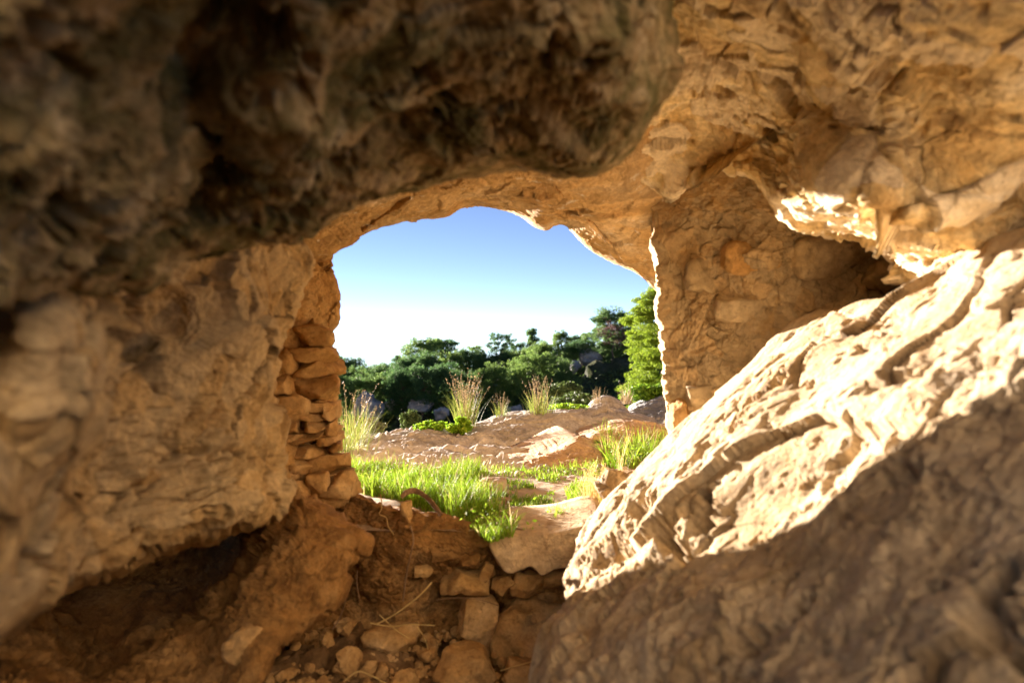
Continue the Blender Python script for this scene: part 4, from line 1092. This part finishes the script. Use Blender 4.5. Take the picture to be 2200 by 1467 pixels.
ORD = ["first", "second", "third", "fourth", "fifth", "sixth", "seventh", "eighth", "ninth", "tenth", "eleventh", "twelfth", "thirteenth", "fourteenth", "fifteenth", "sixteenth", "seventeenth", "eighteenth", "nineteenth", "twentieth"]
for rowname, row in (("crest skyline", CREST), ("middle slope", MIDDLE), ("lower slope", FRONT)):
    for i, (px, py, y, pi) in enumerate(row):
        p = PROTO[pi]
        x = (px - CX) / F * y
        ztop = (CY - py) / F * y
        zb = float(hill_z(np.array([x]), np.array([y]))[0]) - 0.3
        h = max(ztop - zb, 2.4)
        s = h / 5.0
        if p[3] == 0:
            root, parts = p[0], None
        else:
            root = p[0].copy(); COL.objects.link(root)
            for q in (p[1], p[2]):
                c = q.copy(); COL.objects.link(c); c.parent = root
        p[3] += 1
        sw = s * RNG.uniform(0.85, 1.15)
        root.location = (x, y, ztop - h)
        root.rotation_euler = (0, 0, RNG.uniform(0, 6.28))
        root.scale = (sw, sw, s)
        tag(root, f"{KIND[STYLES[pi][0]]} dark pine, {ORD[i]} along the {rowname} counting from the pier", "pine tree", "pines on the hillside")

(tv, tf), (cv, ct_) = pine_mesh(44, 4.2, "open")
root = empty("dead_pine", (0, 0, 0)); tag(root, "sparse reddish brown dead pine on the crest before the bright pine", "dead tree")
link_mesh("trunk", tv, tf, M_bark, parent=root)
keep = len(ct_) // 2; sel = np.random.default_rng(3).random(keep) < 0.35
link_mesh("crown", cv, np.concatenate([ct_[:keep][sel], ct_[keep:][sel]]), M_dead, parent=root, smooth_shade=False)
root.location = at(1312, 800, 58)

def bright_pine():
    r = np.random.default_rng(51)
    y = 15.0
    base = at(1440, 905, y)
    root = empty("pine_tree", base); tag(root, "bright yellow green bushy pine standing close behind the mortared wall", "pine tree")
    top = at(1425, 610, y) - base
    H = top[2]
    link_mesh("trunk", *(lambda t: (t[0], [t[1], t[2]]))(tube(None, [(0, 0, -0.3), (0.05, 0, H * 0.4), (0.0, 0, H * 0.95)], [0.09, 0.06, 0.02], None)), M_bark, parent=root)
    C, R = [], []
    for k in range(240):
        f = r.uniform(0.06, 1.0)
        wd = np.interp(f, [0.0, 0.1, 0.3, 0.45, 0.62, 0.8, 0.9, 1.0], [0.5, 0.85, 0.98, 0.82, 1.12, 1.02, 0.62, 0.16])
        wd *= 0.92 + 0.16 * math.sin(f * 38)
        a = r.uniform(0, 2 * np.pi); q = r.uniform(0.35, 1.0) ** 0.5 * wd
        C.append((math.cos(a) * q, math.sin(a) * q, f * H)); s = r.uniform(0.10, 0.24); R.append((s * 1.5, s * 1.5, s * 0.5))
    pts, o = ball_points(C, R, 420, r, 0.1)
    V, T = leaves(pts, 0.075, 0.2, 0.9, r, outward=o * 0.5)
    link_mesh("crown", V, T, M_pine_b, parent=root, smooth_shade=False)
bright_pine()

# pale boulders on the hillside
HB = [(755, 846, 822, 888, 44, "big pale grey boulder at the foot of the hillside behind the grass clump"), (828, 856, 852, 874, 46, "small grey boulder next to the big pale one on the hillside"), (905, 826, 932, 852, 47, "grey boulder half hidden under the flat crowned pines"),
      (935, 874, 964, 896, 42, "rounded grey boulder low on the hillside above the leafy plants"), (880, 858, 930, 880, 45, "wide low grey boulder between two pines"), (1084, 806, 1112, 828, 52, "grey boulder in the middle of the hillside scrub"), (1142, 768, 1166, 790, 58, "pale boulder high between the hillside pines"),
      (1246, 752, 1288, 782, 60, "cluster topped grey boulder under the dead pine"), (1060, 825, 1080, 848, 50, "little upright grey boulder above the small thin grass tuft"), (1225, 775, 1246, 796, 58, "small grey boulder below the crest pines"), (1090, 870, 1120, 890, 44, "pale flat boulder just above the bedrock ridge"),
      (1150, 815, 1175, 832, 52, "grey boulder above the wide feathery tuft")]
for i, (x0, y0, x1, y1, d, lab) in enumerate(HB):
    o = pstone("boulder", x0, y0, x1, y1 + 6, d, 1400 + i, M_grey, label=lab, group="boulders on the hillside", rough=1.6, power=3.0)
    o["category"] = "boulder"

# scrub between the pines (reads as one mass)
def scrub():
    r = np.random.default_rng(61)
    n = 900
    y = r.uniform(36, 72, n); k = r.uniform(-0.30, 0.27, n); x = k * y
    z = hill_z(x, y)
    s = r.uniform(0.3, 0.9, n)
    C = np.stack([x, y, z + s * 0.4], 1); R = np.stack([s, s, s * 0.8], 1)
    pts, o = ball_points(C, R, 46, r, 0.5)
    V, T = leaves(pts, 0.26, 0.55, 0.5, r, outward=o)
    ob = link_mesh("undergrowth", V, T, M_shrub, smooth_shade=False)
    tag(ob, "dark scrub covering the hillside under the pines", "undergrowth", kind="stuff")
scrub()

def gravel():
    r = np.random.default_rng(71)
    n = 1400
    V0, T0 = _ico(2)
    x = r.uniform(-0.75, 0.35, n); y = r.uniform(1.5, 2.45, n)
    sz = 0.006 + 0.022 * r.random(n) ** 3
    z = -1.05 - 0.05 * np.clip(2.2 - y, 0, 3) + 0.02 + 0 * x
    Vs = []
    for k in range(n):
        v = V0 * r.uniform(0.5, 1.1, 3) * sz[k]
        for _ in range(3):
            m = r.normal(size=3); m /= np.linalg.norm(m)
            v = v - np.maximum(v @ m - 0.55 * sz[k], 0)[:, None] * m
        Vs.append(v + (x[k], y[k], z[k]))
    T = (np.arange(n)[:, None, None] * len(V0) + T0[None]).reshape(-1, 3)
    tag(link_mesh("gravel", np.concatenate(Vs), T, M_pit, smooth_shade=False), "fine stony debris strewn over the pit floor", "gravel", kind="stuff")
gravel()
